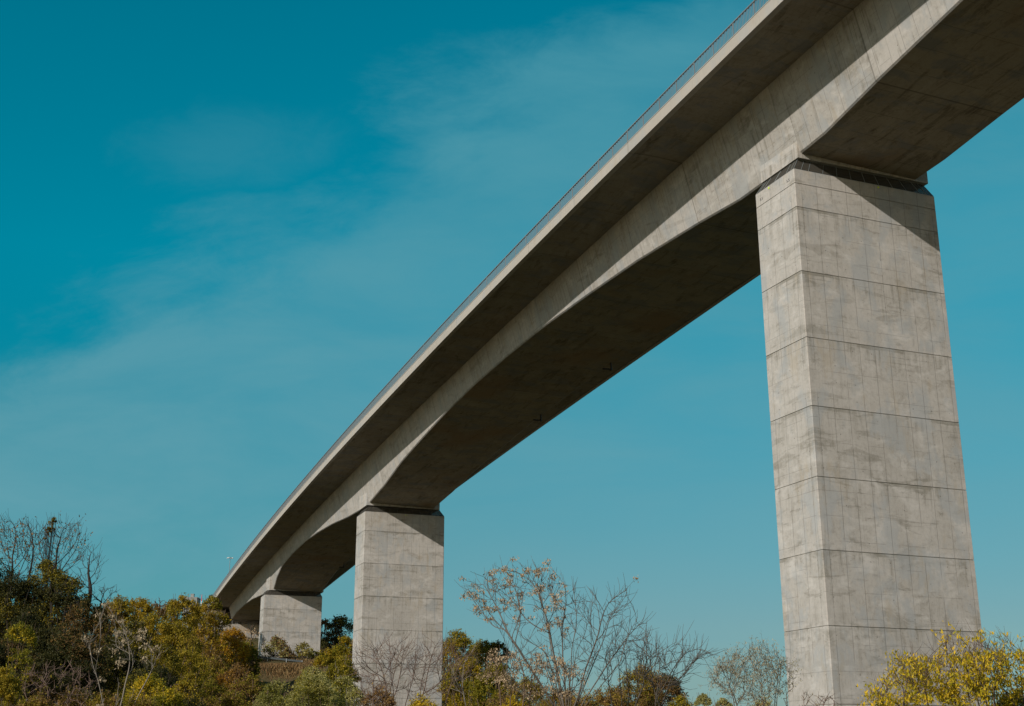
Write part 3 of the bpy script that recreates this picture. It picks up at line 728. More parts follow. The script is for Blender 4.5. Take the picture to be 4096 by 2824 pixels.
bush(214, 2068, 17, 85.5, 'olive', 'small olive leafy crown poking out of the tallest bare tree', 'tree', 'tree', G_L, hcrown=1.3, bk='dark', dens=.9, lumps=20, gap=.6, twigs=3)
bush(195, 2108, 15, 85.2, 'olive', 'small brownish-olive tuft just below the topmost leafy crown', 'tree', 'tree', G_L, hcrown=1.0, bk='dark', dens=.7, lumps=12, gap=.8, twigs=3, ltwo=('brown', .5))
bare(360, [(318,2250),(345,2195),(365,2180),(400,2200),(425,2225),(430,2255),(405,2300)], [(318,2330),(340,2370),(405,2340),(430,2270)], 84, 'bare tree leaning right at the end of the left slope', base_px=285, group=G_L, bk='dark', n=900, r0=.13, stems=1, stem_fan=1.0, stem_h=.45, rtip=.38, twig=1.6, up=.04, jit=.16, seed=17)
bare(420, [(350,2370),(400,2345),(440,2335),(475,2362)], [(350,2410),(420,2425),(475,2370)], 82, 'low bare branches reaching right below the leaning tree', cat='shrub', base_px=350, group=G_L, bk='dark', n=320, r0=.07, stems=3, stem_fan=.6, rtip=.38, seed=18)
bare(640, [(605,2410),(625,2392),(645,2388),(668,2415)], [(605,2450),(640,2480),(668,2450)], 186, 'bare twiggy top in the dip of the golden row', group=G_M, bk='brown', n=130, r0=.15, stems=2, rtip=.5, shell=.7)
bare(1005, [(985,2510),(1000,2488),(1020,2500),(1032,2530)], [(985,2560),(1005,2600),(1032,2560)], 204, 'spindly bare sapling with brown seed heads before the abutment', cat='tree', bk='brown', n=40, r0=.06, rtip=.5, twig=.5, pods='pod', pod_p=.5, pod_n=10, pod_r=.5, pod_size=1.1)
bare(240, [(90,2700),(130,2665),(190,2640),(240,2655),(290,2645),(350,2690),(390,2730)], [(90,2780),(240,2810),(390,2780)], 43, 'arching bare reddish briar above the low brown bushes', cat='shrub', name='briar', bk='red', n=300, r0=.022, stems=7, stem_fan=.8, stem_h=.7, up=-.05, jit=.3, rtip=.5, leaves='olive', leaf_p=.12, leaf_n=2, leaf_r=.04, leaf_size=1.2, hy=.9, seed=41)
bare(490, [(322,2590),(350,2560),(380,2505),(405,2420),(425,2385),(470,2440),(520,2500),(570,2510),(610,2590),(650,2590),(680,2620)], [(322,2640),(400,2720),(490,2780),(600,2720),(680,2640)], 40, 'small grey tree hung with cream seed clusters on the left', base_px=490, name='podded_tree', bk='pale', n=220, r0=.034, stems=6, trunk_h=.3, stem_fan=.7, stem_h=.6, rtip=.42, up=.14, jit=.06, inertia=.75, twig=1.0, pods='cream', pod_p=.26, pod_n=50, pod_r=.13, pod_size=1.3, seed=55, hy=.9, kill=2.2, shell=.75)
bare(1660, [(1412,2620),(1440,2580),(1490,2600),(1540,2550),(1600,2570),(1640,2545),(1690,2560),(1760,2570),(1800,2555),(1850,2620),(1900,2600)], [(1412,2700),(1500,2760),(1660,2815),(1800,2780),(1900,2700)], 47, 'bare reddish tree fanning up in front of the middle pier', bk='red', n=900, r0=.045, stems=9, trunk_h=.38, stem_fan=.7, stem_h=.6, rtip=.36, up=.3, jit=.07, twig=1.8, seed=61, hy=1.4, inertia=.8)
bare(1480, [(1430,2715),(1470,2690),(1520,2700),(1560,2730)], [(1430,2790),(1490,2820),(1560,2790)], 42, 'thin red-brown twigs at the foot of the middle pier', cat='shrub', name='bare_shrub', bk='red', n=160, r0=.02, stems=5, rtip=.45, twig=1.5, leaves='brown', leaf_p=.3, leaf_n=2, leaf_r=.04, leaf_size=1.0)
bare(1850, [(1790,2680),(1820,2620),(1860,2600),(1910,2560)], [(1790,2740),(1850,2800),(1910,2700)], 50, 'slim bare grey saplings just right of the middle pier', cat='shrub', name='bare_shrub', bk='pale', n=60, r0=.03, stems=3, stem_fan=.5, stem_h=.6, rtip=.5, up=.2, twig=1.5)
bare(2200, [(1862,2375),(1890,2350),(1925,2300),(1985,2270),(2060,2262),(2120,2250),(2195,2255),(2260,2310),(2330,2345),(2380,2360),(2440,2400),(2500,2318),(2540,2440),(2600,2520)], [(1862,2395),(1950,2510),(2060,2620),(2200,2700),(2330,2700),(2480,2640),(2600,2570)], 43, 'large fan-shaped bare tree with pink-beige seed clusters against the sky', base_px=2272, name='podded_tree', bk='grey', n=1500, r0=.07, stems=15, trunk_h=.36, stem_fan=.72, stem_h=.68, up=.16, jit=.10, rtip=.42, twig=1.5, pods='pod', pod_p=.5, pod_n=30, pod_r=.12, pod_size=1.15, seed=73, hy=1.3, inertia=.55, podsel=lambda u, w: (w > .80-.12*u and u < .55) or (w > .93), shell=.5, kill=1.6)
bare(2520, [(2390,2640),(2440,2560),(2490,2520),(2540,2540),(2580,2500),(2630,2560),(2650,2600)], [(2390,2740),(2500,2780),(2650,2700)], 46, 'smaller bare grey tree tucked under the right side of the fan-shaped one', base_px=2470, bk='grey', n=300, r0=.04, stems=6, trunk_h=.4, stem_fan=.6, stem_h=.6, up=.25, jit=.1, rtip=.4, twig=1.8, seed=75, hy=1.2, inertia=.6)
bare(2060, [(1930,2640),(1960,2610),(2000,2600),(2080,2610),(2160,2600),(2240,2620),(2330,2700)], [(1930,2720),(2100,2800),(2330,2780)], 40, 'low spreading tree thick with pale seed clusters below the large podded one', base_px=2130, name='podded_tree', bk='brown', n=450, r0=.04, stems=8, trunk_h=.45, stem_h=.62, stem_fan=.7, up=.03, jit=.18, rtip=.5, pods='pod', pod_p=.5, pod_n=28, pod_r=.14, pod_size=1.15, seed=78, hy=1.1)
bare(2680, [(2540,2600),(2590,2560),(2650,2620),(2690,2540),(2730,2560),(2790,2600),(2848,2605)], [(2540,2720),(2640,2790),(2740,2760),(2848,2620)], 46, 'bare grey tree with long upswept twigs left of the wispy tree', base_px=2660, bk='grey', n=260, r0=.04, stems=8, trunk_h=.4, stem_fan=.7, stem_h=.6, up=.3, jit=.08, rtip=.45, twig=2.4, seed=80, hy=1.1, inertia=.7)
bare(2990, [(2838,2680),(2870,2660),(2900,2630),(2950,2600),(3000,2562),(3050,2565),(3090,2600),(3130,2640),(3170,2690)], [(2838,2740),(2990,2830),(3170,2760)], 55, 'wispy silvery tree standing just left of the nearest pier', name='wispy_tree', bk='brown', n=1100, r0=.045, stems=11, trunk_h=.35, stem_fan=.65, stem_h=.58, up=.14, jit=.12, rtip=.26, twig=1.6, leaves='wispy', leaf_p=.95, leaf_n=6, leaf_r=.08, leaf_size=1.15, laspect=.26, seed=91, hy=1.5, inertia=.5, shell=.4)
bare(3145, [(3120,2770),(3145,2730),(3175,2770)], [(3120,2800),(3150,2830),(3175,2800)], 40, 'two thin brown shoots before the left edge of the nearest pier', cat='shrub', name='bare_shrub', bk='brown', n=10, r0=.02, stems=2, rtip=.6, twig=1)
bare(3260, [(3190,2780),(3230,2752),(3280,2770),(3310,2755),(3350,2790)], [(3190,2820),(3260,2840),(3350,2830)], 38, 'sparse leafy twigs at the bottom of the nearest pier', cat='shrub', name='bare_shrub', bk='red', n=40, r0=.018, stems=4, rtip=.5, leaves='wispy', leaf_p=.4, leaf_n=3, leaf_r=.04, leaf_size=1.1)
YK = dict(name='yellow_tree', bk='brown', rtip=.42, leaves='yellow', laspect=.34, up=.2, jit=.1, inertia=.6, twig=1.6, group='yellow autumn trees at the bottom right')
bare(3820, [(3600,2640),(3650,2600),(3700,2640),(3740,2560),(3790,2520),(3830,2560),(3860,2530),(3905,2545),(3960,2560),(4010,2600)], [(3600,2740),(3700,2790),(3820,2840),(4010,2760)], 30, 'yellow-leaved tree with bare upright tips in front of the nearest pier', base_px=3830, r0=.04, n=900, stems=9, trunk_h=.35, stem_h=.55, stem_fan=.65, leaf_n=8, leaf_r=.06, leaf_size=2.1, leafsel=lambda u, w: .95 if w < .80 else (.5 if w < .9 else .12), seed=95, hy=1.0, **YK)
bare(4010, [(3880,2660),(3930,2580),(4000,2515),(4050,2560),(4100,2620),(4170,2640)], [(3880,2740),(4010,2840),(4170,2740)], 31, 'yellow-leaved tree cut by the right edge of the photo', base_px=4020, r0=.035, n=650, stems=8, trunk_h=.35, stem_h=.55, stem_fan=.65, leaf_n=8, leaf_r=.06, leaf_size=2.1, leafsel=lambda u, w: .9 if w < .78 else (.45 if w < .9 else .1), seed=97, hy=1.0, **YK)
bare(3620, [(3480,2780),(3530,2730),(3560,2690),(3600,2620),(3650,2650),(3720,2680)], [(3480,2820),(3600,2850),(3720,2800)], 29, 'lower yellow-leaved tree on the left of the yellow group', base_px=3640, r0=.03, n=550, stems=7, trunk_h=.35, stem_h=.55, stem_fan=.7, leaf_n=9, leaf_r=.07, leaf_size=1.9, leafsel=lambda u, w: .9 if w < .8 else .3, seed=99, hy=.8, **YK)
bush(60, 2290, 170, 80, 'dark', 'dark rounded tree beneath the leftmost bare crown', 'tree', 'tree', G_L, hcrown=7, ltwo=('olive', .12), bk='dark', dens=1.2)
bush(190, 2235, 120, 82, 'olive', 'olive-topped leafy crown under the tallest bare tree', 'tree', 'tree', G_L, hcrown=5, ltwo=('dark', .6), bk='dark', dens=1.0)
bush(270, 2290, 100, 80, 'dark', 'dark leafy crown with an olive shoulder beside the leaning tree', 'tree', 'tree', G_L, hcrown=6, ltwo=('olive', .25), bk='dark', dens=1.1)
bush(360, 2390, 120, 78, 'dark', 'dark brown-green thicket below the leaning bare tree', 'shrub', 'shrub', G_L, hcrown=6, ltwo=('brown', .25), bk='dark', dens=1.2)
bush(110, 2430, 190, 72, 'dark', 'broad blackish thicket behind the lime-green young tree', 'shrub', 'shrub', G_L, hcrown=7, ltwo=('brown', .2), bk='dark', dens=1.3)
bush(300, 2500, 150, 70, 'dark', 'blackish thicket behind the small cream-podded tree', 'shrub', 'shrub', G_L, hcrown=6, ltwo=('brown', .15), bk='dark', dens=1.3)
bush(-40, 2540, 120, 66, 'dark', 'blackish thicket at the left edge above the olive bush', 'shrub', 'shrub', G_L, hcrown=6, bk='dark', dens=1.3)
bush(480, 2520, 120, 74, 'dark', 'dark green shrub directly right of the cream-podded tree crown', 'shrub', 'shrub', G_L, hcrown=7, ltwo=('olive', .25), bk='dark', dens=1.2)
bush(620, 2640, 150, 66, 'dark', 'dark green thicket behind the yellow-green shrub', 'shrub', 'shrub', G_F, hcrown=6, ltwo=('olive', .25), bk='dark', dens=1.2)
bush(85, 2485, 62, 60, 'green', 'lime-green young tree with upright sprays in front of the dark thicket', 'tree', 'young_tree', None, hcrown=5, ltwo=('yellow', .12), bk='brown', dens=.55, twigs=8, gap=.6)
# --- far slope: golden and olive trees up to the abutment
bush(420, 2420, 75, 150, 'brown', 'brownish sparse tree where the dark slope meets the golden trees', 'tree', 'tree', G_M, hcrown=9, ltwo=('olive', .5), bk='brown', dens=.8, gap=.5)
bush(475, 2378, 80, 165, 'olive', 'sunlit olive tree, first of the golden row beside the dark slope', 'tree', 'tree', G_M, hcrown=10, ltwo=('gold', .45), bk='brown', gap=.5)
bush(560, 2385, 72, 175, 'gold', 'golden tree with a pointed top, second of the golden row', 'tree', 'tree', G_M, hcrown=11, ltwo=('olive', .4), bk='pale', gap=.5)
bush(625, 2412, 45, 185, 'brown', 'thin brownish tree in the dip of the golden row', 'tree', 'tree', G_M, hcrown=9, ltwo=('olive', .3), bk='pale', dens=.6, gap=.7)
bush(740, 2372, 88, 190, 'olive', 'large olive-gold tree in front of the far flat-roofed building', 'tree', 'tree', G_M, hcrown=12, ltwo=('gold', .4), bk='brown', gap=.55)
bush(690, 2400, 45, 195, 'gold', 'small golden crown left of the far building', 'tree', 'tree', G_M, hcrown=8, bk='brown', dens=.8, gap=.6)
bush(850, 2378, 42, 222, 'olive', 'thin olive crown overlapping the far end of the bridge parapet', 'tree', 'tree', G_M, hcrown=9, ltwo=('green', .4), bk='brown', dens=.8, gap=.7)
bush(815, 2415, 60, 215, 'gold', 'gold and brown tree just left of the abutment', 'tree', 'tree', G_M, hcrown=12, ltwo=('brown', .4), bk='pale', dens=.9, gap=.6)
bush(880, 2440, 46, 218, 'olive', 'olive tree half covering the abutment ear wall', 'tree', 'tree', G_M, hcrown=10, ltwo=('gold', .4), bk='brown', dens=.7, gap=.7)
bush(620, 2450, 110, 150, 'gold', 'wide gold shrub band below the pointed golden tree', 'tree', 'tree', G_M, hcrown=9, ltwo=('olive', .5), bk='brown', gap=.5)
bush(720, 2480, 110, 150, 'olive', 'olive tree below the one that hides the far building', 'tree', 'tree', G_M, hcrown=10, ltwo=('gold', .35), bk='brown', gap=.5)
bush(810, 2500, 90, 160, 'brown', 'brown twiggy tree left of the orange tree', 'tree', 'tree', G_M, hcrown=9, ltwo=('gold', .45), bk='pale', dens=.8, gap=.6)
bush(540, 2480, 90, 125, 'olive', 'shaded olive tree behind the right side of the cream-podded tree', 'tree', 'tree', G_M, hcrown=8, ltwo=('dark', .45), bk='brown')
bush(935, 2505, 68, 200, 'orange', 'bright orange-yellow tree in front of the abutment', 'tree', 'orange_tree', None, hcrown=8, ltwo=('gold', .3), bk='brown', gap=.6)
bush(885, 2560, 60, 190, 'orange', 'orange shrub at the foot of the bright orange tree', 'shrub', 'shrub', None, hcrown=7, ltwo=('olive', .4), bk='brown', gap=.6)
bush(640, 2560, 110, 115, 'olive', 'shaded olive tree in the middle of the far slope', 'tree', 'tree', G_M, hcrown=8, ltwo=('dark', .45), bk='brown', gap=.5)
bush(760, 2580, 110, 120, 'olive', 'green-olive tree below the brown twiggy one', 'tree', 'tree', G_M, hcrown=9, ltwo=('gold', .25), bk='brown', gap=.5)
bush(860, 2620, 90, 130, 'olive', 'olive shrub with brown twigs below the orange shrub', 'shrub', 'shrub', G_M, hcrown=7, ltwo=('brown', .4), bk='brown', gap=.5, twigs=14)
bush(990, 2556, 44, 205, 'green', 'green-olive shrub left of the farthest pier', 'shrub', 'shrub', G_M, hcrown=6, ltwo=('gold', .3), bk='brown', gap=.6)
bush(1010, 2590, 40, 205, 'green', 'dark green shrub against the foot of the farthest pier', 'shrub', 'shrub', G_M, hcrown=5, bk='brown', gap=.5)
bush(940, 2650, 80, 120, 'brown', 'brown and gold twiggy shrub under the green shrubs', 'shrub', 'shrub', G_M, hcrown=6, ltwo=('orange', .3), bk='brown', gap=.6, twigs=16, dens=.8)
# --- around the farthest pier
bush(1108, 2538, 62, 226.6, 'silver', 'pale grey-brown feathery shrub in front of the farthest pier', 'shrub', 'shrub', None, depth=1.4, hcrown=4.2, ltwo=('brown', .4), bk='dark', dens=.75, gap=.7, twigs=10)
bush(1150, 2600, 36, 226.3, 'brown', 'low dark brown shrub at the guardrail in front of the farthest pier', 'shrub', 'shrub', None, hcrown=3, ltwo=('silver', .3), bk='dark', dens=.8, gap=.6)
bush(1215, 2565, 42, 227.5, 'olive', 'yellow-green shrub in front of the right part of the farthest pier', 'shrub', 'shrub', None, hcrown=6, ltwo=('silver', .4), bk='brown', dens=.7, gap=.7)
bush(1260, 2600, 28, 229, 'green', 'small dark green shrub at the right corner of the farthest pier', 'shrub', 'shrub', None, hcrown=4, bk='brown', dens=.9)
bush(1365, 2458, 58, 258, 'dark', 'dark green tree rising between the two far piers', 'tree', 'tree', None, hcrown=9, ltwo=('olive', .4), bk='dark', gap=.9, dens=.8, hround=.6)
bush(1300, 2475, 30, 262, 'brown', 'thin brown twiggy tree right behind the edge of the farthest pier', 'tree', 'tree', None, hcrown=8, bk='dark', gap=.7, dens=.7, twigs=6)
bush(1320, 2530, 60, 250, 'dark', 'blackish tree in the gap right of the farthest pier', 'tree', 'tree', None, hcrown=9, bk='dark', dens=1.3)
bush(1385, 2540, 60, 200, 'green', 'yellow-green tree at the left edge of the middle pier', 'tree', 'tree', None, hcrown=9, ltwo=('gold', .4), bk='brown', gap=.6)
bush(1310, 2590, 55, 195, 'gold', 'gold-green shrub beside the right corner of the farthest pier', 'shrub', 'shrub', None, hcrown=8, ltwo=('green', .5), bk='brown', gap=.6)
bush(1370, 2620, 70, 150, 'green', 'olive-green tree directly left of the middle pier base', 'tree', 'tree', None, hcrown=8, ltwo=('olive', .5), bk='pale', gap=.6)
# --- foreground thicket left of the middle pier
bush(860, 2705, 120, 78, 'olive', 'fine-leaved olive shrub in the lower middle-left, above the bottom edge', 'shrub', 'shrub', G_F, hcrown=5, ltwo=('brown', .35), bk='brown', lsize=1.25, dens=1.0, gap=.5)
bush(1000, 2690, 110, 84, 'olive', 'brownish olive shrub in front of the grassy bank', 'shrub', 'shrub', G_F, hcrown=5, ltwo=('brown', .4), bk='brown', lsize=1.25, gap=.5)
bush(930, 2760, 130, 62, 'olive', 'olive-brown fine shrub left of the silver-green bush', 'shrub', 'shrub', G_F, hcrown=4, ltwo=('brown', .35), bk='brown', lsize=1.2, gap=.4)
bush(1250, 2658, 85, 92, 'silver', 'grey-green willowy bush below the guardrail', 'shrub', 'shrub', G_F, hcrown=6, ltwo=('olive', .4), bk='brown', gap=.6, twigs=14)
bush(1110, 2712, 90, 72, 'silver', 'grey-green willowy bush with pale upright sprays on its left', 'shrub', 'shrub', G_F, hcrown=6, ltwo=('green', .35), bk='brown', gap=.6, twigs=18, aspect=.35)
bush(1270, 2690, 165, 66, 'silver', 'largest silver-green bush, left of the middle pier base', 'shrub', 'shrub', G_F, hcrown=6, ltwo=('green', .4), bk='brown', gap=.55, twigs=12, aspect=.35, dens=1.1)
bush(1375, 2700, 70, 80, 'green', 'darker green bush touching the left edge of the middle pier', 'shrub', 'shrub', G_F, hcrown=6, ltwo=('silver', .4), bk='pale', gap=.6)
bush(1420, 2750, 40, 56, 'silver', 'sparse leafy shoots crossing the lower left corner of the middle pier', 'shrub', 'shrub', G_F, hcrown=3, ltwo=('green', .3), bk='pale', dens=.45, gap=.9, twigs=8)
# --- bottom-left foreground
bush(10, 2668, 80, 46, 'olive', 'sunlit olive-gold bush in the bottom left corner', 'shrub', 'shrub', G_F, hcrown=3.5, ltwo=('gold', .45), bk='brown', gap=.6, lsize=1.3)
bush(150, 2770, 110, 42, 'brown', 'low brown twiggy bush beside the bottom left corner bush', 'shrub', 'shrub', G_F, hcrown=2.5, ltwo=('olive', .3), bk='pale', gap=.6, lsize=1.1, twigs=20)
bush(300, 2745, 130, 44, 'brown', 'low grey-brown bush under the arching bare briar', 'shrub', 'shrub', G_F, hcrown=2.5, ltwo=('olive', .45), bk='pale', gap=.6, lsize=1.1, twigs=24)
bush(420, 2760, 100, 43, 'olive', 'low olive bush at the foot of the cream-podded tree', 'shrub', 'shrub', G_F, hcrown=2.5, ltwo=('brown', .5), bk='pale', gap=.6, lsize=1.15, twigs=14)
bush(600, 2690, 90, 50, 'yellow', 'bright yellow-green leafy shrub right of the cream-podded tree', 'shrub', 'shrub', None, hcrown=3, ltwo=('green', .4), bk='brown', gap=.7, lsize=1.6, aspect=.4, dens=.8)
bush(680, 2745, 80, 46, 'green', 'low green and yellow shrub at the bottom, right of the yellow-green one', 'shrub', 'shrub', G_F, hcrown=2.5, ltwo=('yellow', .25), bk='brown', gap=.7, lsize=1.5, dens=.8)
bush(560, 2780, 110, 40, 'olive', 'low olive bush along the bottom edge under the yellow-green shrub', 'shrub', 'shrub', G_F, hcrown=2, ltwo=('brown', .3), bk='brown', gap=.6, lsize=1.2)
bush(760, 2690, 70, 60, 'olive', 'dark twiggy shrub with small gold leaves in the lower left centre', 'shrub', 'shrub', G_F, hcrown=4, ltwo=('gold', .35), bk='red', gap=.7, lsize=1.3, twigs=22, dens=.8)
bush(770, 2770, 100, 50, 'dark', 'dark green shrub at the bottom edge in the lower left centre', 'shrub', 'shrub', G_F, hcrown=3, ltwo=('gold', .2), bk='brown', gap=.6, dens=1.0)
# --- in front of the middle pier
bush(1520, 2735, 70, 44, 'brown', 'reddish-brown twiggy shrub before the middle pier', 'shrub', 'shrub', None, hcrown=2.2, bk='red', gap=.8, lsize=1.1, twigs=40, dens=.45)
bush(1690, 2770, 80, 43, 'yellow', 'low yellow shrub at the bottom edge before the middle pier', 'shrub', 'shrub', None, hcrown=1.8, ltwo=('gold', .5), bk='red', gap=.8, lsize=1.4, dens=.5, twigs=20)
# --- behind and right of the middle pier
bush(1830, 2518, 85, 190, 'gold', 'tallest golden-olive tree just right of the middle pier', 'tree', 'tree', G_R, hcrown=13, ltwo=('green', .4), bk='brown', gap=.55)
bush(1930, 2555, 75, 185, 'olive', 'olive tree in the middle of the group right of the middle pier', 'tree', 'tree', G_R, hcrown=12, ltwo=('green', .35), bk='brown', gap=.55)
bush(1990, 2560, 50, 180, 'olive', 'dark green tree closing the group right of the middle pier', 'tree', 'tree', G_R, hcrown=10, ltwo=('dark', .35), bk='brown', gap=.6)
bush(1860, 2620, 90, 120, 'green', 'green-gold tree in front of the tallest one by the middle pier', 'tree', 'tree', G_R, hcrown=9, ltwo=('gold', .45), bk='brown', gap=.55)
bush(1980, 2650, 90, 110, 'olive', 'olive tree behind the left part of the pink-podded tree', 'tree', 'tree', G_R, hcrown=8, ltwo=('green', .4), bk='brown', gap=.55)
bush(2100, 2700, 90, 100, 'olive', 'low olive tree behind the trunks of the pink-podded tree', 'tree', 'tree', G_R, hcrown=7, ltwo=('brown', .4), bk='brown', gap=.6)
bush(2230, 2745, 110, 90, 'brown', 'brown shrub behind the foot of the pink-podded tree', 'shrub', 'shrub', G_R, hcrown=4, ltwo=('olive', .4), bk='brown', gap=.7, twigs=12)
bush(2000, 2760, 110, 60, 'brown', 'brown twiggy undergrowth left of the pink-podded tree foot', 'shrub', 'shrub', G_R, hcrown=3, ltwo=('olive', .4), bk='brown', gap=.7, twigs=24, lsize=1.2)
bush(2050, 2780, 60, 46, 'yellow', 'small bright yellow shrub at the bottom edge under the pink-podded tree', 'shrub', 'shrub', None, hcrown=1.6, ltwo=('gold', .4), bk='brown', gap=.8, lsize=1.4, dens=.5)
# --- the pink-podded tree and its neighbours
bush(2560, 2650, 130, 75, 'brown', 'brown-green rounded tree behind the bare twigs in the centre right', 'tree', 'tree', None, hcrown=6, ltwo=('olive', .45), bk='brown', gap=.65, twigs=20, lsize=1.3)
bush(2660, 2690, 80, 74, 'dark', 'dark brown-green shoulder of foliage right of the rounded brown tree', 'shrub', 'shrub', None, hcrown=5, ltwo=('brown', .5), bk='brown', gap=.65, twigs=12, lsize=1.3)
bush(2440, 2740, 130, 65, 'brown', 'brown undergrowth in the lower centre right', 'shrub', 'shrub', G_F, hcrown=3, ltwo=('olive', .45), bk='brown', gap=.7, twigs=20, lsize=1.2)
bush(2330, 2770, 100, 56, 'olive', 'low olive shrub between the two large bare trees', 'shrub', 'shrub', G_F, hcrown=2.5, ltwo=('brown', .4), bk='brown', gap=.7, twigs=14, lsize=1.2)
bush(2720, 2780, 60, 70, 'olive', 'low olive and yellow shrub at the bottom edge beyond the rounded brown tree', 'shrub', 'shrub', G_F, hcrown=3, ltwo=('yellow', .2), bk='brown', gap=.6)
# --- between them and the near pier
bush(2810, 2770, 34, 78, 'silver', 'small round silver bush on the skyline left of the wispy tree', 'shrub', 'shrub', None, hcrown=4, bk='brown', gap=.7, aspect=.35)
bush(2890, 2788, 50, 80, 'silver', 'low silver-brown bush under the left side of the wispy tree', 'shrub', 'shrub', None, hcrown=3, ltwo=('brown', .4), bk='brown', gap=.7)
bush(3050, 2785, 100, 72, 'silver', 'low silver-brown hedge in front of the foot of the nearest pier', 'shrub', 'shrub', None, hcrown=3, ltwo=('brown', .4), bk='brown', gap=.7)
# --- yellow tree, bottom right
bush(4060, 2755, 110, 32, 'yellow', 'yellow and green bush filling the bottom right corner of the photo', 'shrub', 'shrub', 'yellow autumn trees at the bottom right', hcrown=1.6, ltwo=('green', .4), bk='brown', gap=.8, lsize=1.0, aspect=.35)
bush(3830, 2785, 190, 33, 'yellow', 'dense yellow and green shrub under the yellow trees', 'shrub', 'shrub', 'yellow autumn trees at the bottom right', hcrown=1.6, ltwo=('green', .35), bk='brown', gap=.8, lsize=2.0, aspect=.35, dens=.9)
# tufts of dry grass on the bank in front of the farthest pier (uncountable)
def bank_grass():
    rng = np.random.RandomState(5); n = 14000
    x = rng.uniform(-52, -22, n); y = rng.uniform(213, 225.5, n); z = gh(x, y)
    h_ = rng.uniform(.1, .45, n); a = rng.uniform(0, 2*PI, n); w_ = .09
    v = np.empty((n, 3, 3), 'f'); v[:, 0] = np.stack([x-w_*np.cos(a), y-w_*np.sin(a), z-.2], 1); v[:, 1] = np.stack([x+w_*np.cos(a), y+w_*np.sin(a), z-.2], 1)
    v[:, 2] = np.stack([x+rng.normal(size=n)*.15, y+rng.normal(size=n)*.15, z+h_], 1)
    me = bpy.data.meshes.new('dry_grass'); me.vertices.add(3*n); me.loops.add(3*n); me.polygons.add(n)
    me.vertices.foreach_set('co', v.ravel()); me.loops.foreach_set('vertex_index', np.arange(3*n, dtype='i'))
    me.polygons.foreach_set('loop_start', np.arange(0, 3*n, 3, dtype='i')); me.polygons.foreach_set('loop_total', np.full(n, 3, 'i')); me.update(calc_edges=True)
    me.materials.append(leafmat('dry_grass_blade', [(0, (.09,.045,.022)), (.5, (.2,.12,.05)), (1, (.36,.25,.11))], .2, .25))
    o = bpy.data.objects.new('dry_grass', me); C.objects.link(o); tag(o, 'brown dry grass on the bank below the guardrail', 'grass', kind='stuff')
bank_grass()

# ------------------------------------------------------------------ small far things
def guardrail(pa, pb, Ya, Yb, hz, label, n=5, zoff=None):
    xa, za = ray(*pa); xb, zb = ray(*pb); A_ = np.array([xa*Ya, Ya, za*Ya]); B_ = np.array([xb*Yb, Yb, zb*Yb])
    e = empty('guardrail', tuple(A_)); tag(e, label, 'guardrail', 'metal guardrails on the slope')
    d = B_-A_; Ln = np.linalg.norm(d[:2]); u = d/np.linalg.norm(d); side = np.array([u[1], -u[0], 0])
    mb = MB()
    prof = [(.0, .16), (.035, .11), (.035, .06), (0, .02), (0, -.02), (.035, -.06), (.035, -.11), (0, -.16)]
    for k in range(len(prof)-1):
        (o1, z1), (o2, z2) = prof[k], prof[k+1]
        mb.quad(side*o1+np.array([0,0,z1]), d+side*o1+np.array([0,0,z1]), d+side*o2+np.array([0,0,z2]), side*o2+np.array([0,0,z2]))
        mb.quad(side*(o2-.012)+np.array([0,0,z2]), d+side*(o2-.012)+np.array([0,0,z2]), d+side*(o1-.012)+np.array([0,0,z1]), side*(o1-.012)+np.array([0,0,z1]))
    mb.build('rail', M_rail, e)
    k = 0; m_ = int(Ln/4)+1
    for k in range(m_+1):
        p = d*min(.995, (k+.15)/m_); q = A_+p; g_ = float(gh(q[0], q[1]))-q[2]-.3
        mb = MB(); mb.box(p+side*.09+np.array([0, 0, (g_+.2)/2]), (.055, .03, (.2-g_)/2)); mb.build('post', M_galv, e)
    return e
guardrail((985, 2622), (1210, 2646), 224.5, 224.0, .6, 'long metal guardrail on the bank in front of the farthest pier')
guardrail((975, 2560), (1048, 2564), 279.0, 279.0, .6, 'short metal guardrail at the foot of the far abutment')

# high-mast lamp behind the parapet
rx, rz = ray(921, 2228); Y = 420.0
mast = empty('lamp_mast', (rx*Y-.3, Y, 24)); tag(mast, 'slim high lamp mast with four round lamps rising behind the far parapet', 'lamp mast')
Ht = rz*Y-24
mb = MB(); mb.bar((0, 0, 0), (.3, 0, Ht), .16, 8, .08); mb.build('pole', M_pole, mast)
mb = MB(); mb.bar((.3-.85, 0, Ht-.2), (.3+.85, 0, Ht-.2), .04, 5); mb.bar((.3, -.7, Ht-.2), (.3, .7, Ht-.2), .04, 5); mb.build('arm', M_pole, mast)
for ax_, ay_ in ((-.8, -.1), (.8, .1), (-.28, -.6), (.2, .6)):
    mb = MB(); mb.lathe([(.06, .16), (.16, .12), (.24, 0), (.22, -.12), (.1, -.2)], (.3+ax_, ay_, Ht-.3), 12); mb.build('lamp', M_lampw, mast, smooth=True)
